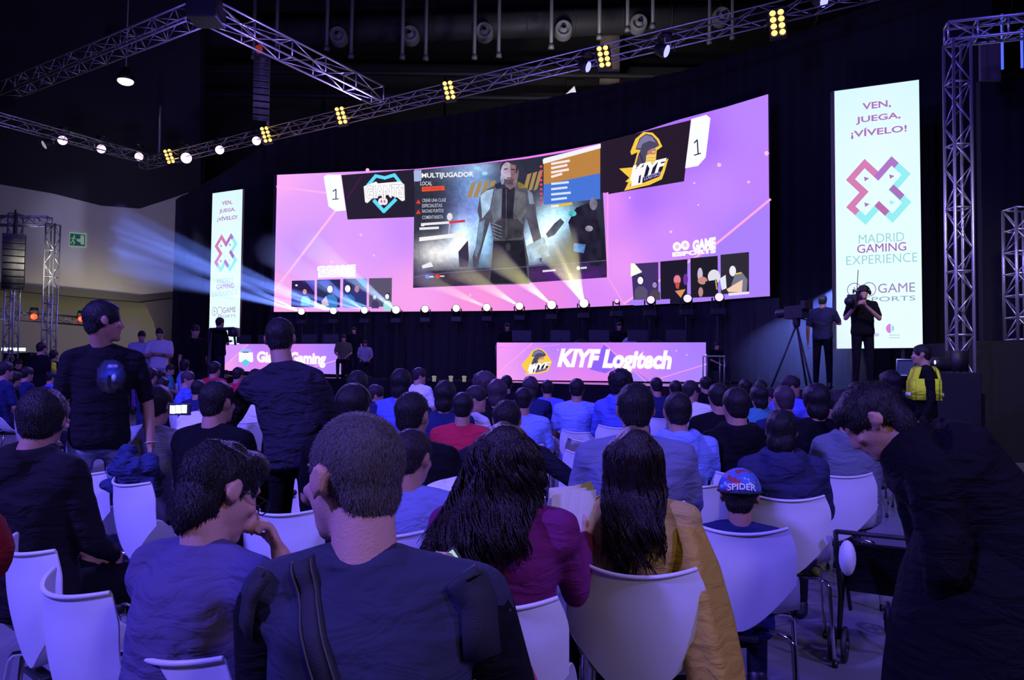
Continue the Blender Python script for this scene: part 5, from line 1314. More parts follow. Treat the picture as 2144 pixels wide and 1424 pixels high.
# cameraman with a shoulder camera
J = standing(yaw=.30, pitch=-.02, eL=V((-.17, .26, 1.17)), wL=V((.07, .36, 1.36)), eR=V((.31, .12, 1.18)), wR=V((.20, .30, 1.38)))
J['head'] = V((-.01, .03, 1.61)); J['arms'] = {'L': dict(dir=V((.4, .2, .5)), palm=V((.2, 0, .9)), curl=1.1), 'R': dict(dir=V((-.3, .3, .5)), palm=V((-.9, 0, .2)), curl=1.0)}
def phones(body, J):
    b = MB(); c = J['head']; M = J['Mh']
    b.tube([c + M @ V((.096 * math.cos(a), -.01, .02 + .105 * math.sin(a))) for a in [math.pi * i / 12 for i in range(13)]], .010, 6)
    for s in (-1, 1): b.ell(c + M @ V((s * .095, 0, 0)), (.022, .038, .042), M, 12, 8)
    link('headset', b.mesh('headset', BLKP), body)
d_ = 12.45
man_c = build_person(J, 'cameraman in dark clothes and headset filming from the stage before the right banner', BLACKC, on(1806, d_, STZ), math.atan2(on(1806, d_).x, d_) + math.pi - .35, .97, 1.02, voxel=.016, extra=phones, trousers=BLACKC, hair='short')
t = thing('shoulder_camera', 'black shoulder camera with antenna held up by the cameraman on stage', 'camera', P(1790, 632, d_ - .15), 2.5)
b = MB(); b.box((0, 0, 0), (.14, .42, .20)); b.box((.0, -.22, .02), (.12, .12, .24)); obj('camera_body', b, BLKP, t, smooth=False, bevel=.01)
b = MB(); b.cone((0, .2, -.02), .06, (0, .36, -.02), .075); obj('lens', b, BLKP, t)
b = MB(); b.tube([(0, -.1, .08), (-.02, -.14, .52)], .006, 5); obj('antenna', b, BLKP, t)
b = MB(); b.tube([(0, .1, .12), (0, .1, .17), (0, -.1, .17), (0, -.1, .12)], .012, 6); obj('handle', b, BLKP, t)
# shadowy operator
J = standing(eR=V((.28, .1, 1.2)), wR=V((.1, .3, 1.25))); build_person(J, 'shadowy blue-lit camera operator on the stage, left of the cameraman', cloth((.03, .03, .07)), on(1722, 13.6, STZ), .6, .95, 1, voxel=.02, trousers=BLACKC)
# steward
VEST = cloth((.72, .88, .03))
def vest(body, J):
    b = MB()
    for s in (-1, 1):
        b.rings([[V((s * x, y, z)) for x, y, z in r] for r in ([(.05, -.145, 1.44), (.17, -.12, 1.43), (.17, -.10, 1.46), (.05, -.10, 1.49)], [(.02, -.165, 1.3), (.20, -.145, 1.3), (.20, -.12, 1.3), (.02, -.12, 1.3)], [(.0, -.17, 1.1), (.19, -.15, 1.1), (.19, -.12, 1.1), (.0, -.12, 1.1)])])
        b.rings([[V((s * x, y, z)) for x, y, z in r] for r in ([(.07, .08, 1.49), (.17, .05, 1.47), (.17, .09, 1.44), (.08, .12, 1.46)], [(.09, .13, 1.3), (.21, .10, 1.3), (.21, .15, 1.3), (.10, .17, 1.3)], [(.10, .12, 1.1), (.20, .10, 1.1), (.20, .15, 1.1), (.11, .17, 1.1)])])
        b.rings([[V((s * x, y, z)) for x, y, z in r] for r in ([(.20, -.13, 1.34), (.235, -.1, 1.34), (.235, .11, 1.34), (.20, .13, 1.34)], [(.19, -.13, 1.1), (.22, -.1, 1.1), (.22, .11, 1.1), (.19, .13, 1.1)])])
    link('safety_vest', b.mesh('vest', VEST), body)
    b = MB(); b.box((0, -.168, 1.16), (.30, .010, .04)); b.box((0, .168, 1.16), (.32, .010, .04)); link('reflective_band', b.mesh('band', mat('reflective', (.75, .75, .7), .3)), body)
J = standing(yaw=.05); build_person(J, 'steward in a yellow safety vest facing left, beside the right banner', BLACKC, on(1934, 9.4), -1.25, 1.05, 1, voxel=.015, extra=vest, trousers=BLACKC, sleeve='long')
J = standing(); build_person(J, 'steward in a yellow vest far away between the left truss towers', BLACKC, on(113, 17.0), .2, 1.03, 1, voxel=.022, extra=vest, trousers=BLACKC)
# far standing people by the left wall and crew silhouettes
PALE = cloth((.55, .52, .60)); LILAC = cloth((.35, .33, .50))
base_far = {}
def far_person(px, ytop, d, z0, label, shirt, yaw, arms=None, tr=None, key='a'):
    zt = P(px, ytop, d).z; s = (zt - z0) / (1.735 if key != 'sit' else 1.31)
    if key not in base_far:
        J = standing()
        if key == 'crossed': J.update(eL=V((-.24, .06, 1.16)), eR=V((.24, .06, 1.16)), wL=V((.05, .20, 1.22)), wR=V((-.05, .20, 1.20)))
        if key == 'sit': J = seated()
        o = build_person(J, label, shirt, voxel=.024, trousers=tr or DARKTR); base_far[key] = o
    else:
        o = copy_tree(base_far[key], label)
    set_mats(o, {'shirt': shirt, 'trousers': tr or DARKTR})
    o.location = on(px, d, z0); o.rotation_euler = (0, 0, -yaw); o.scale = (s, s, s); return o
far_person(297, 692, 24, 0, 'person in pale clothes standing by the left wall, nearer the frame edge', LILAC, 2.6, tr=cloth((.10, .08, .12)))
far_person(335, 686, 24, 0, 'person in a pale shirt with folded arms standing before the curtain at left', PALE, 2.9, tr=LILAC, key='crossed')
far_person(408, 680, 23, 0, 'dim person in black standing between the curtain and the left banner', BLACKC, 2.4)
far_person(458, 664, 21.8, 0.6, 'crane operator silhouetted against the foot of the left banner', BLACKC, .6, key='crossed')
b = MB(); q = on(458, 21.8); b.box((q.x, q.y, .3), (1.6, 1.4, .6)); tag(obj('camera_platform', b, BLKP, smooth=False), 'black platform under the crane operator at left', 'platform')
far_person(86, 716, 16.5, 0, 'dark standing figure in front of the flight case at left', BLACKC, .3)
far_person(720, 700, 24.4, STZ, 'person in an olive top behind the right end of the left desk', cloth((.10, .09, .05)), 3.0, key='sit')
far_person(765, 712, 23.5, STZ, 'dim seated person in a light top right of the left desk', cloth((.30, .30, .34)), 2.8, key='sit')
far_person(741, 684, 25.5, STZ, 'dim person standing behind the left desk near the drape', BLACKC, 3.1)
far_person(1062, 676, 23.5, STZ, 'dim person standing on stage above the left end of the right desk', BLACKC, 3.1)
far_person(1296, 674, 21.9, STZ, 'player in dark clothes behind the middle of the right desk', BLACKC, 3.1)
far_person(1500, 716, 20.0, STZ, 'dim person beside the right end of the right desk', BLACKC, 2.8, key='sit')
# gaming chair backs behind the desks
def gchair(px, ytop, d, label, col):
    p = on(px, d, STZ); z1 = P(px, ytop, d).z - STZ; t = thing('gaming_chair', label, 'chair', p, 0, 'gaming chairs behind the desks')
    b = MB(); b.ell((0, 0, z1 - .32), (.27, .09, .34)); obj('backrest', b, col, t); b = MB(); b.ell((0, .25, z1 - .68), (.27, .27, .07)); obj('seat', b, BLKP, t)
    b = MB(); b.tube([(0, .2, z1 - .7), (0, .2, .05)], .04, 6); b.box((0, .2, .05), (.6, .08, .05)); b.box((0, .2, .05), (.08, .6, .05)); obj('pedestal', b, BLKP, t, smooth=False)
gchair(1320, 706, 21.6, 'pale-backed gaming chair right of the player behind the right desk', mat('chair_pale', (.35, .42, .38), .5))
gchair(1216, 712, 21.6, 'dark gaming chair behind the left half of the right desk', BLKP)
gchair(1376, 713, 21.5, 'dark gaming chair behind the right half of the right desk', BLKP)
t = thing('side_table', 'slim metal-framed table beside the right end of the right desk', 'table', on(1494, 17.5, STZ)); z1 = P(1494, 746, 17.5).z - STZ
b = MB(); b.box((0, 0, z1), (.42, .4, .03)); obj('tabletop', b, mat('steel_grey', (.3, .3, .33), .4, .7), t, smooth=False)
for sx in (-1, 1):
    for sy in (-1, 1): b = MB(); b.tube([(sx * .19, sy * .18, 0), (sx * .19, sy * .18, z1)], .014, 6); obj('leg', b, mat('steel_grey', (.3, .3, .33), .4, .7), t)
for i, x in enumerate((909, 944, 972)):
    p = P(x, 789, 17.2 if x > 1 else 1); b = MB(); b.ell((0, 0, 0), (.055, .05, .022)); b.tube([(0, 0, -.01), (0, 0, STZ - p.z)], .04, 8); tag(obj('stage_lamp', b, emis('dim_white', (.6, .6, .5), .35), None, loc=p), 'small dim lamp on the stage edge, %s of the three right of the left desk' % ['leftmost', 'middle', 'rightmost'][i], 'lamp', 'dim lamps on the stage edge')
# ------------------------------------------------------------------ the seated crowd, built from a few figures with their own clothes
SH = dict(black=BLACKC, navy=cloth((.018, .022, .085)), blue=cloth((.10, .13, .62)), grey=cloth((.30, .30, .34)), white=cloth((.78, .78, .82)), red=cloth((.50, .022, .05)),
          bluegrey=cloth((.17, .19, .38)), teal=cloth((.06, .25, .30)), brown=cloth((.08, .05, .05)), purple=cloth((.16, .06, .25)), lightblue=cloth((.22, .30, .75)), green=cloth((.10, .13, .12)), tan=cloth((.45, .30, .18)))
HB, HN = HAIR_BLK, hair_mat('hair_dark_brown', (0.022, 0.014, 0.016))
HP = hair_mat('hair_chestnut', (0.05, 0.028, 0.035))
templ = {}
def template(k):
    if k in templ: return templ[k]
    spec = dict(A=dict(hair='short', sleeve='short'), B=dict(hair='short', sleeve='long', hood=True), C=dict(hair='medium', sleeve='long'), D=dict(hair='long', sleeve='short'),
                E=dict(hair='afro', sleeve='long', hood=True), F=dict(hair='buzz', sleeve='short'), G=dict(hair='short', sleeve='short', yaw=.7), H=dict(hair='medium', sleeve='short', yaw=-.7), I=dict(hair='bun', sleeve='long'), K=dict(hair='short', sleeve='short', lean=.5))[k]
    spec = dict(spec); yaw = spec.pop('yaw', 0); ln = spec.pop('lean', 0)
    J = seated(yaw=yaw, lean=ln, pitch=.05 + ln * .4)
    o = build_person(J, 'x', voxel=.018, build=.95, **spec); templ[k] = [o, False]
    return templ[k]
CROWD = []
def crowd(label, hx, ytop, w, k='A', shirt='black', hair=None, yaw=None, dy=0, chair=False, tr=None, dmul=1.0):
    a = horizon(hx) - ytop; ff = F
    d = ff * .178 * CAMZ / 1.30 / (w - .178 * a / 1.30); d = max(3, min(24, d)) * dmul
    zt = CAMZ + a * d / ff; s = zt / 1.305
    q = on(hx, d); tm = template(k)
    if not tm[1]: o = tm[0]; tm[1] = True
    else: o = copy_tree(tm[0])
    o['label'] = label; o['category'] = 'person'
    if yaw is None: yaw = math.atan2(1.0 - q.x, 25 - q.y) + (random.Random(label).uniform(-.15, .15))
    else: yaw = rad(yaw)
    fwd = .03; o.location = (q.x - math.sin(yaw) * fwd, q.y - math.cos(yaw) * fwd, 0); o.rotation_euler = (0, 0, -yaw); o.scale = (s, s, s)
    set_mats(o, {'shirt': SH[shirt], 'jacket': SH[shirt], 'hair': hair or HB, 'trousers': tr or DARKTR})
    if chair: chair_at((q.x + math.sin(yaw) * .02, q.y - .0, 0), math.degrees(yaw), 'white shell chair under the ' + chair)
    CROWD.append((hx, d, s)); return o
# far left, behind the standing man
crowd('person with dark hair at the far left edge, head lit blue', 14, 757, 30, 'A', 'navy')
crowd('dark-haired person in black, left of the bending man in white', 34, 778, 24, 'C', 'black')
crowd('man in white T-shirt bending toward the right at the far left', 84, 780, 30, 'K', 'white', HB, 75)
crowd('small dark head just above the bending man in white', 60, 768, 24, 'A', 'navy')
crowd('dark-haired person in blue left of the standing man, under the distant yellow vest', 112, 778, 20, 'A', 'blue')
crowd('dark-haired person in front of the flight case at left', 40, 752, 16, 'B', 'black')
crowd('small dark head below the distant steward, beside the standing man', 127, 760, 15, 'A', 'black')
crowd('person with short hair right of the standing man, face lit violet', 300, 762, 19, 'G', 'purple', HN)
crowd('person in a navy shirt with white collar right of the standing man', 320, 770, 21, 'A', 'navy', dmul=.8)
crowd('dark head behind the shoulder of the person with the white collar', 341, 776, 18, 'A', 'black')
crowd('person with violet-lit face and teal shirt before the curtain', 359, 763, 17, 'G', 'teal', HN)
crowd('dark-haired person with a pale face turned left, before the left banner', 389, 754, 18, 'H', 'lightblue')
crowd('brown-haired person with glasses looking right, left of the red shirt', 397, 777, 27, 'G', 'blue', HP, 60)
crowd('person in a broad white T-shirt leaning forward at left', 394, 800, 40, 'K', 'white', HB)
crowd('person in red shirt with white collar beside the left desk', 452, 757, 26, 'A', 'red', HB)
crowd('small dark head against the left end of the left desk', 476, 775, 13, 'A', 'black')
crowd('dark head against the emblem of the left desk, red shirt below', 502, 769, 25, 'A', 'red', HB)
crowd('big dark head and white shirt before the left desk', 541, 775, 38, 'C', 'white', HB)
crowd('dark head low between the white shirt and the crew-cut man at left', 420, 796, 30, 'A', 'navy')
crowd('low dark head right of the standing man, below the navy shirt', 345, 792, 22, 'C', 'navy')
# middle
crowd('wide dark-blue hair behind the head with headband, left of centre', 752, 779, 44, 'C', 'navy')
crowd('person with violet-lit profile right of the headband head', 790, 806, 34, 'G', 'blue', HN, 40)
crowd('large dark head in blue striped jacket left of centre', 842, 775, 45, 'C', 'blue')
crowd('person in white shirt whose lit face looks right, centre left', 880, 770, 27, 'G', 'white', HN, 35)
crowd('dark-haired person in a folded navy jacket left of the red shirt', 935, 800, 47, 'C', 'navy')
crowd('man in red shirt with hair down to the collar, centre', 972, 822, 50, 'A', 'red', HB, 5)
crowd('curly violet-lit hair before the left end of the right desk', 1016, 785, 40, 'E', 'black', HP)
crowd('person with round reddish-violet hair, centre', 1044, 796, 42, 'C', 'black', HP)
crowd('silhouetted round head against the left edge of the right desk', 1062, 786, 28, 'A', 'black')
crowd('dark-haired person in white shirt with face turned right, centre', 1000, 808, 43, 'G', 'white', HN, 60)
crowd('head of smooth dark hair with bare neck and white shirt behind the wavy-haired woman', 1098, 812, 42, 'A', 'lightblue', HB)
crowd('person in dark jacket with red and white striped scarf, centre', 1147, 796, 28, 'A', 'blue', HB)
crowd('violet-lit hair left of the striped scarf', 1112, 790, 34, 'C', 'navy', HP)
crowd('person in blue-grey T-shirt on an isolated chair before the right desk', 1209, 793, 36, 'A', 'lightblue', HB, 8)
crowd('frizzy-haired person in a puffy blue jacket under the word on the right desk', 1300, 780, 40, 'E', 'blue', HB, 10)
crowd('round dark head with navy top under the middle of the right desk', 1374, 790, 30, 'F', 'navy', HB)
crowd('dark head behind the boy in the blue hoodie', 1414, 797, 29, 'A', 'blue', HB)
crowd('dark-haired person in white T-shirt, right end of the right desk', 1448, 797, 35, 'G', 'white', HN, 25)
crowd('small dark head at the right edge of the right desk', 1476, 789, 26, 'A', 'black')
# right
crowd('dark-haired person in black right of the white T-shirt', 1503, 803, 47, 'A', 'black', HB, -5)
crowd('person in black hoodie with large dark head, right of centre', 1540, 812, 62, 'B', 'black', HB, -8)
crowd('person with dark bob and teal sleeve, right of the black hoodie', 1588, 808, 36, 'C', 'teal', HB)
crowd('person looking right with lit cheek and neon green collar', 1612, 812, 30, 'G', 'green', HN, 70)
crowd('cropped-haired head with headphones behind the navy hoodie', 1640, 807, 50, 'F', 'navy', HP, -5)
crowd('person in bright blue top with neon wristband behind the headphones', 1657, 786, 36, 'G', 'blue', HN, 60)
crowd('dark curly head right of the headphones', 1706, 806, 54, 'C', 'black', HB)
crowd('person in a white and blue patterned shirt beside the navy hoodie', 1700, 850, 46, 'A', 'white', HB) if False else None
crowd('small dark head left of the person with headphones', 1560, 794, 30, 'A', 'black')
crowd('small dark head before the violet-lit drape at right', 1592, 796, 28, 'A', 'black')
crowd('dark head at the right, behind the bending woman', 1862, 778, 40, 'C', 'black')
crowd('dark head between cameraman and bending woman', 1790, 800, 34, 'A', 'purple')
crowd('pale-cheeked woman in profile just left of the bending woman', 1752, 818, 48, 'C', 'purple', HB, -70)
# ------------------------------------------------------------------ the nearer audience
from mathutils.bvhtree import BVHTree
def bvh(o): return BVHTree.FromPolygons([v.co.copy() for v in o.data.vertices], [tuple(p.vertices) for p in o.data.polygons])
def child_named(body, n):
    for c in body.children:
        if c.name.split('.')[0] in n: return c
def hit(tree, x, z, frm=-1, off=.004, y0=None):
    o = V((x, frm * 1.5 if y0 is None else y0, z)); r = tree.ray_cast(o, V((0, -frm, 0)))
    if r[0] is None: return V((x, frm * .12, z)), V((0, frm, 0))
    return r[0] + r[1] * off, r[1]
def strap(body, name, path, width, m, tree, frm=-1, th=.006, n=24, parent=None):
    """flat webbing laid over the clothes along (x, z) points"""
    pts = []
    for i in range(n + 1):
        f = i / n * (len(path) - 1); k = min(int(f), len(path) - 2); f -= k
        pts.append((path[k][0] * (1 - f) + path[k + 1][0] * f, path[k][1] * (1 - f) + path[k + 1][1] * f))
    rr = []
    for i, (x, z) in enumerate(pts):
        a = pts[max(i - 1, 0)]; c = pts[min(i + 1, n)]; d = V((c[0] - a[0], 0, c[1] - a[1])).normalized(); s = V((d.z, 0, -d.x)) * width / 2
        p, nn = hit(tree, x, z, frm, 0); l, _ = hit(tree, x - s.x, z - s.z, frm, 0); r, _ = hit(tree, x + s.x, z + s.z, frm, 0)
        up = V((0, frm, 0)) * th
        q = lambda v: V((v.x, max(min(v.y, p.y + .02), p.y - .02), v.z))
        l, r = q(l), q(r)
        rr.append([l - up, l + up, p + up * 1.3, r + up, r - up])
    b = MB(); b.rings(rr); return link(name, b.mesh(name, m), parent or body)
def decal(name, body, tree, cx, cz, w_, h_, colfn, nx=26, nz=30, frm=1, off=.004, mask=None):
    b = MB(); vs = []; cols = {}
    for i in range(nx + 1):
        for j in range(nz + 1):
            u, v = i / nx, j / nz; p, n_ = hit(tree, cx + (u - .5) * w_, cz + (.5 - v) * h_, frm, off); vs.append(p); cols[tuple(p)] = lin([max(0, min(255, c)) for c in colfn(u, v)])
    b.add(vs, [(i * (nz + 1) + j, i * (nz + 1) + j + 1, (i + 1) * (nz + 1) + j + 1, (i + 1) * (nz + 1) + j) for i in range(nx) for j in range(nz) if mask is None or mask((i + .5) / nx, (j + .5) / nz)], 0, lambda p: cols[tuple(p)])
    me = b.mesh(name, art_mat('print_on_cloth', emit=False), True, True); return link(name, me, body)
def near(label, hx, ytop, d, yaw, J, **kw):
    zt = P(hx, ytop, d).z; s = zt / (J['head'].z + kw.pop('crown', .125)); q = on(hx, d); yaw = rad(yaw)
    h = Matrix.Rotation(-yaw, 3, 'Z') @ V((J['head'].x * s, J['head'].y * s, 0))
    return build_person(J, label, loc=(q.x - h.x, q.y - h.y, 0), yaw=yaw, scale=s, **kw)
def childify(J, c):
    hd = J['head'] - J['neck']
    for k, v in J.items():
        if isinstance(v, Vector): J[k] = v * c
    J['head'] = J['neck'] + hd * .98; return J

# --- 1 the man with cropped grey hair in front
J = seated(yaw=-.95, pitch=.06, roll=.03, arms='lap', wide=.94); J['head'] += V((-.055, .01, 0)); J['neck'] += V((-.02, 0, 0)); J['eR'] = J['sR'] + V((.035, .12, -.22)); J['wR'] = V((.095, .37, .885)); J['eL'] = J['sL'] + V((-.012, .06, -.26)); J['wL'] = V((-.06, .30, .78))
J['arms'] = {'R': dict(dir=V((-.25, .35, .5)), palm=V((-.6, -.4, .5)), curl=1.0)}
def m1x(body, J):
    sh = child_named(body, ('shirt',)); T = bvh(sh)
    webb = mat('webbing_black', (.010, .010, .012), .7, bump=.3, bscale=500); edge = mat('webbing_edge', (.05, .045, .03), .6)
    path = [(-.118, 1.062), (-.10, 1.02), (-.06, .94), (.01, .80), (.10, .64), (.13, .56)]
    for s in 'LR':
        b = MB(); b.cone(J['s' + s] + V((0, .004, -.035)), .070, J['s' + s].lerp(J['e' + s], .9), .0700); link('dark_sleeve', b.mesh('dark_sleeve', cloth((.006, .006, .007))), body)
    st = strap(body, 'crossbody_strap', path, .040, webb, T)
    strap(body, 'piping', [(x - .016, z - .004) for x, z in path], .003, edge, T, th=.009, parent=st); strap(body, 'piping', [(x + .016, z + .004) for x, z in path], .003, edge, T, th=.009, parent=st)
    l = strap(body, 'backpack_strap', [(-.175, 1.045), (-.198, 1.0), (-.205, .93), (-.200, .84), (-.19, .76), (-.185, .66)], .030, webb, T, th=.010)
    r = strap(body, 'backpack_strap', [(.155, 1.050), (.185, 1.01), (.192, .93), (.188, .84), (.182, .74), (.178, .62)], .056, webb, T, th=.012)
    T2 = BVHTree.FromPolygons([v.co.copy() for v in r.data.vertices], [tuple(p.vertices) for p in r.data.polygons])
    vs, fs, (x0, x1, y0, y1) = text_poly('quechua', .01); out = []
    L = .145; hgt = .020
    for x, y in vs:
        u = (x - x0) / (x1 - x0); v = (y - y0) / (y1 - y0); p, _ = hit(T2, .176 + (.5 - v) * hgt, .80 + (u - .5) * L * 1.0, -1, .002); out.append(p)
    b = MB(); b.add(out, fs); link('lettering', b.mesh('lettering', mat('print_white', (.75, .75, .75), .6), False), r)
blackv = mat('black_sleeve', (.010, .010, .011), .85)
m1 = near('man with cropped greying hair in a dark blue-grey T-shirt, nearest the camera', 745, 858, 1.44, 4, J, shirt=cloth((.036, .038, .062), .35), skin=SKIN_P, hair='buzz', hairm=HAIR_GREY, voxel=.010, build=.95, extra=m1x, strands=9000)
t = thing('smartphone', 'dark phone held in front of the grey-haired man, its edge over his right shoulder', 'phone', P(925, 1200, 1.90), -.3)
b = MB(); b.box((0, 0, 0), (.070, .010, .12)); o = obj('phone_body', b, BLKP, t, smooth=False, bevel=.004); o.rotation_euler = (-.5, .9, 0)
b = MB(); b.box((0, -.006, 0), (.060, .001, .105)); o = obj('screen', b, emis('phone_pale', (.5, .8, .72), .8), t, smooth=False); o.rotation_euler = (-.5, .9, 0)

# --- 2 the boy in violet-blue T-shirt with glasses
J = seated(yaw=.42, pitch=.42, roll=-.10, lean=.12, arms='lap', wide=.88); J['eR'] = J['sR'] + V((.06, .16, -.18)); J['wR'] = J['head'] + V((.10, .10, -.16)); J['eL'] = J['sL'] + V((-.02, .08, -.26)); J['wL'] = V((-.02, .33, .66))
J['arms'] = {'R': dict(dir=V((-.25, -.1, .6)), palm=V((-.5, -.6, 0)), curl=1.3)}
def glasses(body, J):
    c = J['head']; M = J['Mh']; b = MB()
    for s in (-1, 1):
        b.tube([c + M @ V((s * .078, -.005, .008)), c + M @ V((s * .076, .06, .010)), c + M @ V((s * .062, .096, .008))], .0018, 6)
        b.tube([c + M @ V((s * .035 + .026 * math.cos(a), .102, -.006 + .018 * math.sin(a))) for a in [2 * math.pi * i / 16 for i in range(17)]], .0018, 6)
    b.tube([c + M @ V((-.009, .104, -.002)), c + M @ V((.009, .104, -.002))], .0018, 6); link('glasses', b.mesh('glasses', BLKP), body)
near('boy with thick dark hair and glasses in a violet-blue T-shirt, bottom left', 474, 924, 1.86, 24, J, shirt=cloth((.095, .080, .17), .45), skin=SKIN_P, hair='medium', hairvol=.90, hairm=HAIR_BLK, voxel=.011, build=.88, extra=glasses, strands=5000)

# --- 3 woman with wavy hair in plum sweater
def wavy(n, zlen, spread, amp, seed, r, m, vol=1.0, side=0.0, straight=0.0):
    def f(body, hc, M):
        b = MB(); T = lambda x, y, z: hc + M @ V((x, y, z))
        b.ell(T(0, -.018, .034), (.088 * vol, .106 * vol, .096), M, 20, 14); b.cone(T(0, -.045, -.02), .085 * vol, hc + V((side * .4, -.06, -.14)), .05 * vol)
        b.cone(hc + V((side * .4, -.075, -.12)), .050 * vol, hc + V((side, -.17, -.26)), .035 * vol)
        base = fuse(b, 'hair', m, .009, 2, disp=lambda p: noise.noise(V((p[0] * 26, p[1] * 26, p[2] * 9))) * .012)
        rnd = random.Random(seed); mb = MB()
        for i in range(n):
            if i % 9 == 0: G = (rnd.uniform(-1.75, 1.75), rnd.uniform(.95, 1.10), rnd.uniform(.55, 1.0), rnd.uniform(24, 40), rnd.uniform(0, 6.28), rnd.uniform(.6, 1.4), rnd.uniform(-.35, .35))
            ph = G[0] + rnd.uniform(-.11, .11); lay = G[1] + rnd.uniform(-.025, .025); L = zlen * (G[2] + rnd.uniform(-.07, .07)) * (1 - .15 * abs(ph)); pts = []; fr = G[3]; p0 = G[4] + rnd.uniform(-.5, .5); am = amp * G[5]
            steps = 18; sx = G[6]
            for j in range(steps + 1):
                s = j / steps; z = .118 - s * (L + .118)
                if z > 0: rr_ = .020 + .082 * math.sin(min(1, (0.122 - z) / .10) * math.pi / 2)
                else: rr_ = .102 + spread * min(1, -z / .25)
                rr_ *= lay * vol; a = ph + sx * s * .6
                flat = 1 - .35 * min(1, max(0, -z) / .15)
                q = V((math.sin(a) * rr_ * (1 + .1 * s), -math.cos(a) * rr_ * flat - .02, z))
                w_ = am * min(1, s * 1.8) * (1 - straight * (1 - s)); q += V((math.sin(fr * z + p0) * w_, math.cos(fr * z + p0) * w_ * .8, 0))
                q.y -= .125 * (lambda f_: f_ * f_ * (3 - 2 * f_))(max(0, min(1, (-z - .07) / .15)))
                if z > -.06: q = M @ q
                else: q = q + V((side * min(1, -z / zlen), 0, 0))
                pts.append(hc + q)
            rad_ = [r * (.5 + .5 * math.sin(min(1, jj / 5) * 1.57)) * (1 - .8 * max(0, jj / steps - .5) / .5) for jj in range(steps + 1)]
            mb.tube(pts, rad_, 5)
        bm = bmesh.new(); bm.from_mesh(base); tm = mb.mesh('s', m); bm.from_mesh(tm); bm.to_mesh(base); bm.free(); bpy.data.meshes.remove(tm)
        base.polygons.foreach_set('use_smooth', [True] * len(base.polygons)); link('hair', base, body)
    return f
J = seated(yaw=.05, pitch=.10, lean=-.02, wide=.98); J['eR'] = J['sR'] + V((.03, .13, -.23)); J['wR'] = J['eR'] + V((.01, .20, .15)); J['eL'] = J['sL'] + V((-.06, .04, -.25)); J['wL'] = V((-.15, .30, .64))
J['arms'] = {'R': dict(dir=V((-.1, .2, .5)), palm=V((-.8, 0, .2)), curl=1.1)}
HW1 = hair_mat('hair_wavy', (.014, .007, .008), .36)
w1 = near('woman with long wavy dark hair in a plum sweater holding up a folded paper', 1062, 886, 2.38, 12, J, shirt=cloth((.16, .018, .10), .4), sleeve='long', skin=SKIN_P, hairfn=wavy(1100, .35, .030, .024, 7, .0034, HW1, .92, -.09), voxel=.012, build=.95, trousers=BLACKC)
J = seated(yaw=.0, pitch=.05, lean=-.02, wide=.98); J['eL'] = J['sL'] + V((-.03, .06, -.26)); J['wL'] = V((-.10, .28, .66)); J['eR'] = J['sR'] + V((.04, .03, -.26)); J['wR'] = V((.17, .26, .63))
def cape(body, J):
    # loose side of the cardigan hanging beside the seat
    rr = []
    for z, x0, x1, y0, y1 in ((.98, .12, .235, -.10, .08), (.85, .13, .29, -.15, .10), (.70, .14, .33, -.20, .06), (.55, .17, .36, -.24, .02), (.42, .22, .375, -.25, -.02), (.34, .28, .385, -.24, -.06)):
        n = 20; cx, cy = (x0 + x1) / 2, (y0 + y1) / 2; a, c = (x1 - x0) / 2, (y1 - y0) / 2
        rr.append([V((cx + a * math.cos(t) * (1 + .10 * math.sin(t * 5 + z * 3)), cy + c * math.sin(t) * (1 + .13 * math.sin(t * 5 + z * 3)), z + .012 * math.sin(t * 3))) for t in [2 * math.pi * i / n for i in range(n)]])
    b = MB(); b.rings(rr); link('cardigan_side', b.mesh('cardigan_side', cloth((.42, .28, .045), .45)), body)
w2 = near('woman with long dark hair in a mustard top on the front-most chair', 1330, 894, 2.66, 13, J, shirt=cloth((.44, .31, .10), .4), sleeve='long', skin=SKIN_P, hairfn=wavy(900, .40, -.015, .018, 11, .0034, HW1, .88, .01, .5), voxel=.012, build=.90, trousers=DARKTR, extra=cape)
t = thing('folded_paper', 'pale folded paper waved by the woman in the plum sweater', 'paper', P(1190, 1092, 2.62), .2)
b = MB()
for k in range(3):
    g = [[V((-.075 + .15 * u / 6 + .02 * (v / 6), (k - 1) * .012 + .016 * math.sin(u * .9 + k) + .02 * (v / 6) ** 2, -.075 + .16 * v / 6 + .02 * (u / 6) + k * .01)) for v in range(7)] for u in range(7)]
    vs = [p for r in g for p in r]; vs2 = [p + V((0, .002, 0)) for p in vs]; f = [(i * 7 + j, (i + 1) * 7 + j, (i + 1) * 7 + j + 1, i * 7 + j + 1) for i in range(6) for j in range(6)]
    b.add(vs, f); b.add(vs2, [tuple(reversed(q)) for q in f])
obj('sheet', b, mat('paper_cream', (.62, .58, .42), .8), t)

# --- people of the next rows
def P_(lab, hx, yt, d, yaw, J=None, **k): return near(lab, hx, yt, d, yaw, J or seated(pitch=.08), **k)
J = seated(pitch=.05, wide=1.08); P_('broad man with dark hair and grey-blue T-shirt between the two long-haired women', 1331, 803, 3.62, 4, J, shirt=cloth((.15, .16, .27), .5), build=1.06, voxel=.014, strands=2500, hairvol=1.3)
P_('man with crew cut in black, his dark head above the blond-skinned ear at centre left', 868, 820, 3.85, 10, seated(yaw=.25), shirt=BLACKC, voxel=.015, strands=1800)
P_('boy in light blue T-shirt with his neck bare, right of the grey-haired man', 868, 898, 3.22, 10, childify(seated(yaw=.35, pitch=.1), .90), shirt=SH['bluegrey'], voxel=.013, strands=2200, hairm=HN, build=.88)
J = seated(lean=.85, pitch=.6); P_('person in white T-shirt bent forward behind the boy in light blue', 905, 925, 3.9, -60, J, shirt=SH['white'], voxel=.015, build=.95)
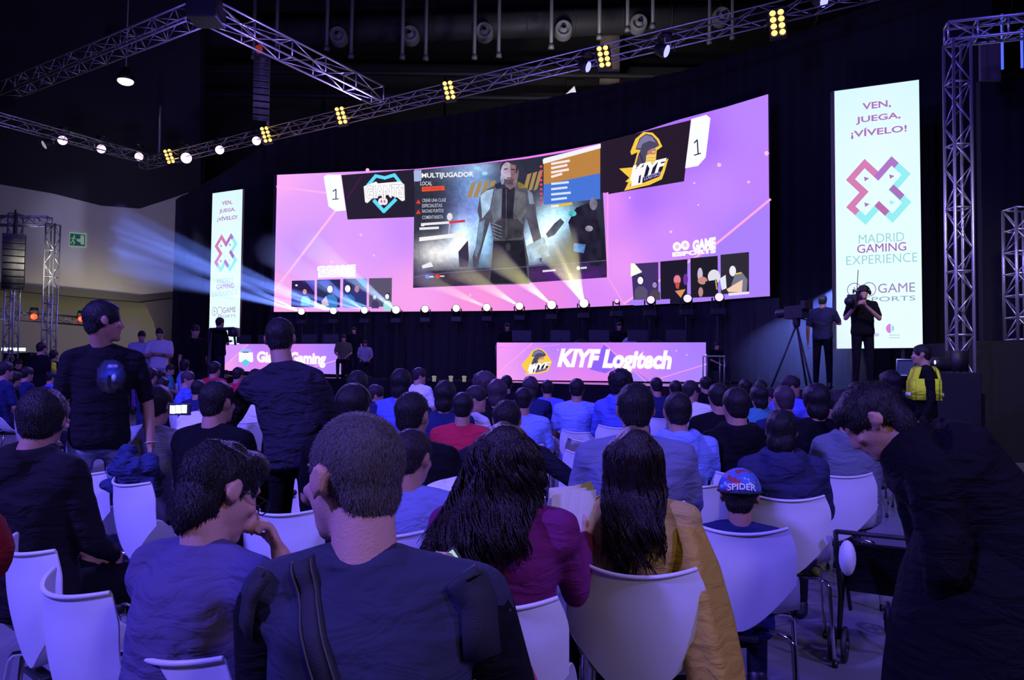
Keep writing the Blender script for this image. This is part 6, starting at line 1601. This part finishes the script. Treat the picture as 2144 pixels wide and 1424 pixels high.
def band(body, J):
    b = MB(); c = J['head']; M = J['Mh']; b.tube([c + M @ V((.092 * math.cos(a), -.01, .03 + .098 * math.sin(a))) for a in [math.pi * i / 14 for i in range(15)]], .006, 6); link('headband', b.mesh('headband', mat('band_dark', (.05, .05, .03), .5)), body)
P_('person with a thin band over dark hair directly behind the grey-haired head', 744, 804, 4.0, 8, seated(), shirt=BLACKC, voxel=.016, extra=band, hairvol=1.2)
P_('man with crew cut and bare nape in black sweater, left of the jacketed man', 461, 796, 4.3, 18, seated(yaw=.15), shirt=BLACKC, sleeve='long', voxel=.014, strands=2000, build=1.02)
J = childify(seated(yaw=-.2, pitch=.1), .94); J['eR'] = J['sR'] + V((.10, .14, -.10)); J['wR'] = J['sR'] + V((.07, .26, .06)); J['arms'] = {'R': dict(dir=V((-.1, .1, .5)), palm=V((-.7, -.3, .1)), curl=1.0)}
kid = P_('boy in a grey sweatshirt with striped cuffs filming with his phone, left', 334, 808, 5.0, 25, J, shirt=cloth((.24, .24, .30)), sleeve='long', voxel=.014, build=.88, strands=1800, hairvol=1.8)
t = thing('smartphone', 'small phone with bright picture held up by the boy in grey sweatshirt', 'phone', P(376, 857, 4.75), -.1, None, 1.15)
b = MB(); b.box((0, 0, 0), (.125, .010, .062)); obj('phone_body', b, BLKP, t, smooth=False, bevel=.003)
b = MB()
for i, c in enumerate(((.8, .85, .8), (.5, .75, .6), (.9, .9, .9))): b.box((-.035 + i * .032, -.007, .002 * (i - 1)), (.030, .001, .044))
obj('screen', b, emis('phone_bright', (.75, .95, .85), 1.3), t, smooth=False)
J = seated(pitch=.10, yaw=-.5, wide=1.05); P_('man in a black hooded jacket with very dark round hair, far left foreground', 97, 816, 3.12, 22, J, shirt=cloth((.012, .010, .014)), sleeve='long', hood=True, voxel=.013, build=1.16, strands=3500, hairvol=2.0, trousers=BLACKC)
J = seated(pitch=.06, wide=1.05); J['eL'] = J['sL'] + V((-.22, -.02, -.12)); J['wL'] = J['eL'] + V((-.10, .06, -.10)); J['eR'] = J['sR'] + V((.20, -.03, -.14)); J['wR'] = J['eR'] + V((.09, -.04, -.16))
P_('man in black with both arms spread over the chairs beside him, centre', 1064, 837, 4.3, 6, J, shirt=cloth((.012, .012, .02)), sleeve='long', voxel=.015, strands=1500)
P_('boy in a bright blue hoodie right of the broad man', 1419, 821, 4.75, 2, childify(seated(pitch=.1), .95), shirt=SH['lightblue'], sleeve='long', hood=True, voxel=.015, build=.92, strands=1500)
J = seated(pitch=.12, yaw=.18); J['kR'] = V((.17, .48, .52)); J['aR'] = V((.20, .62, .09)); m2 = P_('person with tousled dark hair in a navy hooded jacket, right', 1636, 860, 4.15, 10, J, shirt=cloth((.030, .032, .085)), sleeve='long', hood=True, hair='medium', hairvol=.98, voxel=.014, strands=2500, build=1.03)
J = seated(pitch=.2, lean=.08); P_('person in a grey-green hooded sweatshirt, head hidden behind the bending woman', 1772, 838, 5.3, 8, J, shirt=cloth((.13, .15, .18)), sleeve='long', hood=True, voxel=.016, build=1.12, shoe_m=mat('shoe_yellow', (.35, .35, .02), .5))

# boy with the patterned cap
J = childify(seated(pitch=.05, yaw=.15), .80)
def cap(body, J):
    c = J['head']; M = J['Mh']; b = MB(); n = 32; rr = []
    for th in range(0, 9):
        a = th / 8 * 1.45; r_ = math.cos(a); z = math.sin(a)
        rr.append([c + M @ V((.096 * r_ * math.cos(2 * math.pi * j / n), -.012 + .114 * r_ * math.sin(2 * math.pi * j / n), .030 + .102 * z)) for j in range(n)])
    cols = [(.02, .05, .22), (.55, .56, .62), (.30, .03, .04), (.05, .12, .40)]
    b.rings(rr); me = b.mesh('cap', mat('x', (0, 0, 0)))
    m = bpy.data.materials.new('cap_pattern'); m.use_nodes = True; nt = m.node_tree; bs = nt.nodes['Principled BSDF']; bs.inputs['Roughness'].default_value = .7
    tc = nt.nodes.new('ShaderNodeTexCoord'); vo = nt.nodes.new('ShaderNodeTexVoronoi'); vo.inputs['Scale'].default_value = 42; nz = nt.nodes.new('ShaderNodeTexNoise'); nz.inputs['Scale'].default_value = 22
    rp = nt.nodes.new('ShaderNodeValToRGB'); rp.color_ramp.interpolation = 'CONSTANT'; e = rp.color_ramp.elements; e[0].color = (.03, .08, .40, 1); e[1].position = .38; e[1].color = (.42, .46, .62, 1); x = e.new(.46); x.color = (.05, .13, .42, 1); x = e.new(.70); x.color = (.30, .03, .05, 1)
    mx = nt.nodes.new('ShaderNodeMath'); mx.operation = 'MULTIPLY_ADD'; mx.inputs[1].default_value = .35; nt.links.new(tc.outputs['Object'], vo.inputs['Vector']); nt.links.new(tc.outputs['Object'], nz.inputs['Vector'])
    nt.links.new(vo.outputs['Distance'], mx.inputs[0]); nt.links.new(nz.outputs['Fac'], mx.inputs[2]); nt.links.new(mx.outputs[0], rp.inputs['Fac']); nt.links.new(rp.outputs['Color'], bs.inputs['Base Color'])
    me.materials.clear(); me.materials.append(m); co = link('cap', me, body)
    b = MB(); b.tube([c + M @ V((.096 * math.cos(2 * math.pi * j / 32), -.012 + .114 * math.sin(2 * math.pi * j / 32), .028)) for j in range(33)], .005, 6); link('cap_band', b.mesh('cap_band', mat('cap_navy', (.01, .015, .05), .8)), co)
    b = MB(); T = BVHTree.FromPolygons([v.co.copy() for v in me.vertices], [tuple(p.vertices) for p in me.polygons])
    vs, fs, (x0, x1, y0, y1) = text_poly('SPIDER', .02); out = []
    for x, y in vs:
        u = (x - x0) / (x1 - x0) - .5; v = (y - y0) / (y1 - y0) - .5; p, _ = hit(T, c.x + u * .115, c.z + .062 + v * (.024 + .02 * u * u) - .03 * u * u, -1, .007); out.append(p)
    b.add(out, fs); link('cap_lettering', b.mesh('cap_lettering', mat('print_white', (.75, .75, .75), .6), False), co)
P_('small child in a blue and red patterned cap, seated behind the mustard woman\'s side', 1549, 986, 3.34, 12, J, crown=.118, shirt=SH['navy'], voxel=.011, build=.80, strands=1200, extra=cap)

# --- standing man in the black printed T-shirt
J = standing(yaw=-1.72, pitch=-.03); J['sL'] = V((-.175, -.01, 1.40)); J['sR'] = V((.155, -.01, 1.40)); J['eR'] = V((.215, .0, 1.14)); J['wR'] = V((.215, .10, .93)); J['eL'] = V((-.245, -.02, 1.14)); J['wL'] = V((-.26, .04, .91))
J['arms'] = {'R': dict(dir=V((-.05, .25, -.8)), palm=V((-.8, .3, 0)), curl=.5), 'L': dict(dir=V((.05, .2, -.9)), palm=V((.8, .2, 0)), curl=.45)}
def st1x(body, J):
    T = bvh(child_named(body, ('shirt',)))
    def cf(u, v):
        d = math.hypot((u - .5) * 1.1, (v - .45) * 1.0); base = np.array([23., 21., 27.]); f = max(0, 1 - d / .5)
        base += f * (np.array([40., 80., 170.]) if v < .62 else np.array([120., 120., 60.]) * (.6 + noise.noise(V((u * 9, v * 9, 1)))))
        if abs(v - .22) < .03 and abs(u - .45) < .14: base = np.array([150, 160, 190.])
        if math.hypot(u - .44, v - .5) < .07: base = np.array([210, 225, 240.])
        if abs(u - .55) < .06 and .45 < v < .75: base = np.array([10, 10, 20.])
        return base * (1 + .4 * noise.noise(V((u * 14, v * 14, 5))))
    decal('chest_print', body, T, -.045, 1.30, .18, .22, cf, mask=lambda u, v: math.hypot((u - .5) * 1.1, v - .47) + .07 * noise.noise(V((u * 8, v * 8, 2))) < .44)
    for s, c_, r_ in (('R', (.7, .7, .75), .0290), ('L', (.5, .35, .3), .0275)):
        w_ = J['w' + s]; e = J['e' + s]; t_ = (w_ - e).normalized(); x = t_.orthogonal().normalized(); y = t_.cross(x); q = w_ - t_ * .015
        b = MB(); b.tube([q + (x * math.cos(a) + y * math.sin(a)) * r_ for a in [2 * math.pi * i / 18 for i in range(19)]], .0045, 6); link('bracelet', b.mesh('bracelet', mat('bracelet_' + s, c_, .5)), body)
st1 = near('slim standing man in black printed T-shirt and jeans looking to the right', 216, 626, 4.6, 152, J, shirt=cloth((.009, .008, .012), .5), trousers=cloth((.15, .17, .30), .9), hair='short', voxel=.011, build=.86, skin=SKIN, extra=st1x, strands=3500, crown=.130)
# --- man in the black jacket leaning over
J = standing(yaw=-.25, pitch=.05, roll=-.05)
J['waist'] = V((-.02, .02, 1.08)); J['chest'] = V((-.075, .06, 1.27)); J['neck'] = V((-.13, .10, 1.44)); J['head'] = V((-.165, .14, 1.585)); J['sL'] = V((-.30, .07, 1.32)); J['sR'] = V((.06, .09, 1.365))
J['eL'] = V((-.46, .10, 1.08)); J['wL'] = V((-.33, .18, .95)); J['eR'] = V((.16, .14, 1.17)); J['wR'] = V((.20, .32, 1.00))
st2 = near('man in creased black jacket standing bent before the left desk', 587, 664, 4.45, 6, J, shirt=cloth((.022, .020, .034), 1.0), sleeve='long', trousers=BLACKC, hair='short', voxel=.012, build=1.03, strands=3000, jacket_hem=.03, crown=.13)

# --- bending woman in black at the right
J = standing(yaw=-.05, pitch=.75, roll=.1)
J.update(pelvis=V((0, 0, .93)), waist=V((0, .06, 1.05)), chest=V((0, .16, 1.17)), neck=V((0, .27, 1.26)), head=V((0, .365, 1.315)), sL=V((-.17, .22, 1.17)), sR=V((.17, .22, 1.17)),
         eL=V((-.22, .20, .92)), wL=V((-.10, .20, .76)), eR=V((.22, .18, .92)), wR=V((.12, .20, .78)), hL=V((-.10, -.02, .88)), hR=V((.10, -.02, .88)), kL=V((-.12, .06, .48)), kR=V((.12, .10, .48)), aL=V((-.12, -.05, .09)), aR=V((.12, .05, .09)))
def coat(body, J):
    rr = []
    for z, rx, ry, y in ((1.0, .22, .20, .03), (.85, .27, .26, .02), (.70, .30, .29, .02), (.55, .32, .31, .02), (.30, .34, .33, .02)):
        rr.append([V((rx * math.cos(t) * (1 + .03 * math.sin(5 * t)), y + ry * math.sin(t) * (1 + .04 * math.sin(4 * t + 1)), z)) for t in [2 * math.pi * i / 24 for i in range(24)]])
    b = MB(); b.rings(rr); link('coat_skirt', b.mesh('coat_skirt', cloth((.0045, .004, .0055), .6)), body)
l1 = near('woman in a long black coat bending down over a stroller at right', 1826, 806, 2.5, -72, J, shirt=cloth((.0045, .004, .0055), .6), sleeve='long', trousers=BLACKC, hair='medium', hairvol=.92, voxel=.012, build=1.38, strands=4500, extra=coat, crown=.12)

# --- sleeve of someone in dark red at the left edge
J = seated(); J['eR'] = V((.395, .05, 1.06)); J['wR'] = V((.20, .15, 1.24)); P_('person in dark red at the left frame edge, only the elbow in view', -900, 640, .90, 0, J, shirt=cloth((.16, .008, .010)), sleeve='long', voxel=.016)

# ------------------------------------------------------------------ chairs seen in the photograph
for a in (((1218, 1170, 1447, 1190), 'nearest the camera at right of centre, under the mustard woman'), ((921, 1136, 1103, 1157), 'under the woman in the plum sweater'),
          ((540, 1056, 650, 1067), 'facing away behind the boy with glasses, empty'), ((745, 1098, 858, 1110), 'of the boy in light blue, mostly hidden by the grey-haired man'),
          ((1464, 1093, 1626, 1105), 'with the capped child behind its rim'), ((1574, 1031, 1710, 1038), 'under the person in the navy hooded jacket'), ((1706, 987, 1807, 991), 'of the person in grey-green, next to the bending woman'),
          ((1400, 1004, 1501, 1012), "just right of the mustard woman's shoulder"), ((1498, 968, 1590, 975), 'under the person in the black hoodie'), ((-2, 1062, 72, 1090), 'at the left edge, farthest of the three in the left column'),
          ((39, 1116, 129, 1156), 'in the left column, between the other two'), ((120, 1189, 244, 1243), 'at the bottom left, nearest of the left column'), ((163, 977, 228, 990), 'between the black hooded jacket and the standing man'),
          ((243, 996, 328, 1013), 'brightly lit in front of the standing man'), ((300, 950, 353, 962), 'under the boy in grey sweatshirt'), ((303, 1291, 489, 1384), 'at the bottom edge under the boy with glasses'),
          ((1168, 884, 1233, 885), 'under the man on his own before the right desk'), ((1175, 900, 1256, 903), 'empty, first behind the man on his own'), ((1188, 917, 1277, 921), 'empty, second behind the man on his own'), ((1186, 942, 1286, 947), 'empty, third behind the man on his own'),
          ((1186, 984, 1300, 991), 'left of the broad man, empty and half hidden'), ((1256, 888, 1322, 890), 'under the frizzy-haired person in blue')):
    chair_px(*a[0], 'white shell chair ' + a[1])
_cx = [(b.location.x, b.location.y) for b in bpy.data.objects if b.name.startswith('shell_chair')]
for b in [o for o in bpy.data.objects if o.get('category') == 'person' and o.name.startswith('person')]:
    lab = b['label']
    if any(k in lab for k in ('standing', 'steward', 'cameraman', 'operator', 'behind the', 'bending down', 'dim person', 'bent', 'player in', 'an olive', 'dim seated')) and not lab.startswith(('dark head', 'cropped', 'man with', 'person in bright', 'head of')): continue
    p = b.location
    if any(math.hypot(p.x - x, p.y - y) < .36 for x, y in _cx): continue
    yw = -b.rotation_euler.z; chair_at((p.x + math.sin(yw) * .03, p.y + math.cos(yw) * .03, 0), math.degrees(yw), 'white shell chair under the ' + ' '.join(lab.split()[:10]), scale=b.scale[0]); _cx.append((p.x, p.y))

# ------------------------------------------------------------------ things among the chairs
b = MB(); rnd = random.Random(2)
for i in range(9): b.cone((rnd.uniform(-.14, .14), rnd.uniform(-.05, .05), rnd.uniform(-.16, .12)), .06, (rnd.uniform(-.15, .15), rnd.uniform(-.06, .06), rnd.uniform(-.22, .05)), .05)
o = link('draped_coat', fuse(b, 'draped_coat', cloth((.03, .04, .12), .9), .012, 3, disp=lambda p: noise.noise(V((p[0] * 18, p[1] * 18, p[2] * 18))) * .016), None, P(275, 978, 4.32)); o.scale = (.85, .7, .75); tag(o, 'crumpled dark blue coat lying over a chair before the standing man', 'coat')
p = Pz(1845, 1392, .0); t = thing('stroller', 'folding stroller with small double wheels under the bending woman', 'stroller', (p.x, p.y, 0), -.5, None, 1.0)
RUB = mat('rubber_black', (.012, .012, .012), .6)
for sx, sy in ((-.22, -.05), (-.16, -.05), (.22, .0), (.28, .0), (0.0, .55)):
    b = MB(); b.tube([(sx + .085 * 0, sy + .075 * math.cos(a), .085 + .075 * math.sin(a)) for a in [2 * math.pi * i / 20 for i in range(21)]], .013, 8)
    w_ = obj('wheel', b, RUB, t); b = MB()
    for k in range(5): a = k * 1.2566; b.tube([(sx, sy, .085), (sx, sy + .07 * math.cos(a), .085 + .07 * math.sin(a))], .008, 5)
    b.tube([(sx - .02, sy, .085), (sx + .02, sy, .085)], .02, 8); obj('hub', b, BLKP, w_)
for sx in (-.19, .25):
    b = MB(); b.tube([(sx, -.03, .10), (sx, .05, .30), (sx, -.10, .55), (sx, -.16, .66)], .012, 6); b.tube([(sx, -.02, .12), (sx, .25, .40), (sx, .55, .10)], .011, 6); obj('frame_tube', b, BLKP, t)
b = MB(); b.tube([(-.19, -.16, .66), (.25, -.16, .66)], .012, 6); obj('handle', b, BLKP, t)
b = MB(); b.rings([[V((x, y, z)) for x, y in ((-.17, y0), (.23, y0), (.23, y0 + .05), (-.17, y0 + .05))] for y0, z in ((-.12, .60), (-.02, .46), (.03, .36))]); b.box((.03, .18, .36), (.38, .32, .05)); obj('seat', b, BLACKC, t, smooth=False)
b = MB(); b.ell((-.20, -.13, .50), (.038, .045, .085)); tag(obj('helmet_toy', b, mat('pale_oval', (.6, .58, .65), .5), None, loc=t.location + V((-.02, 0, .05))), 'pale oval object hanging at the stroller frame', 'toy')
t = thing('magazine', 'colourful magazine corner at the bottom edge beside the grey-haired man', 'magazine', P(1085, 1412, 1.75), .5)
b = MB(); b.box((0, 0, 0), (.09, .13, .006)); obj('pages', b, mat('pages_white', (.6, .55, .5), .7), t, smooth=False).rotation_euler = (.5, .3, 0)
b = MB(); b.box((.0, -.02, .004), (.088, .09, .002)); obj('cover_picture', b, mat('cover_red', (.5, .05, .08), .5), t, smooth=False).rotation_euler = (.5, .3, 0)
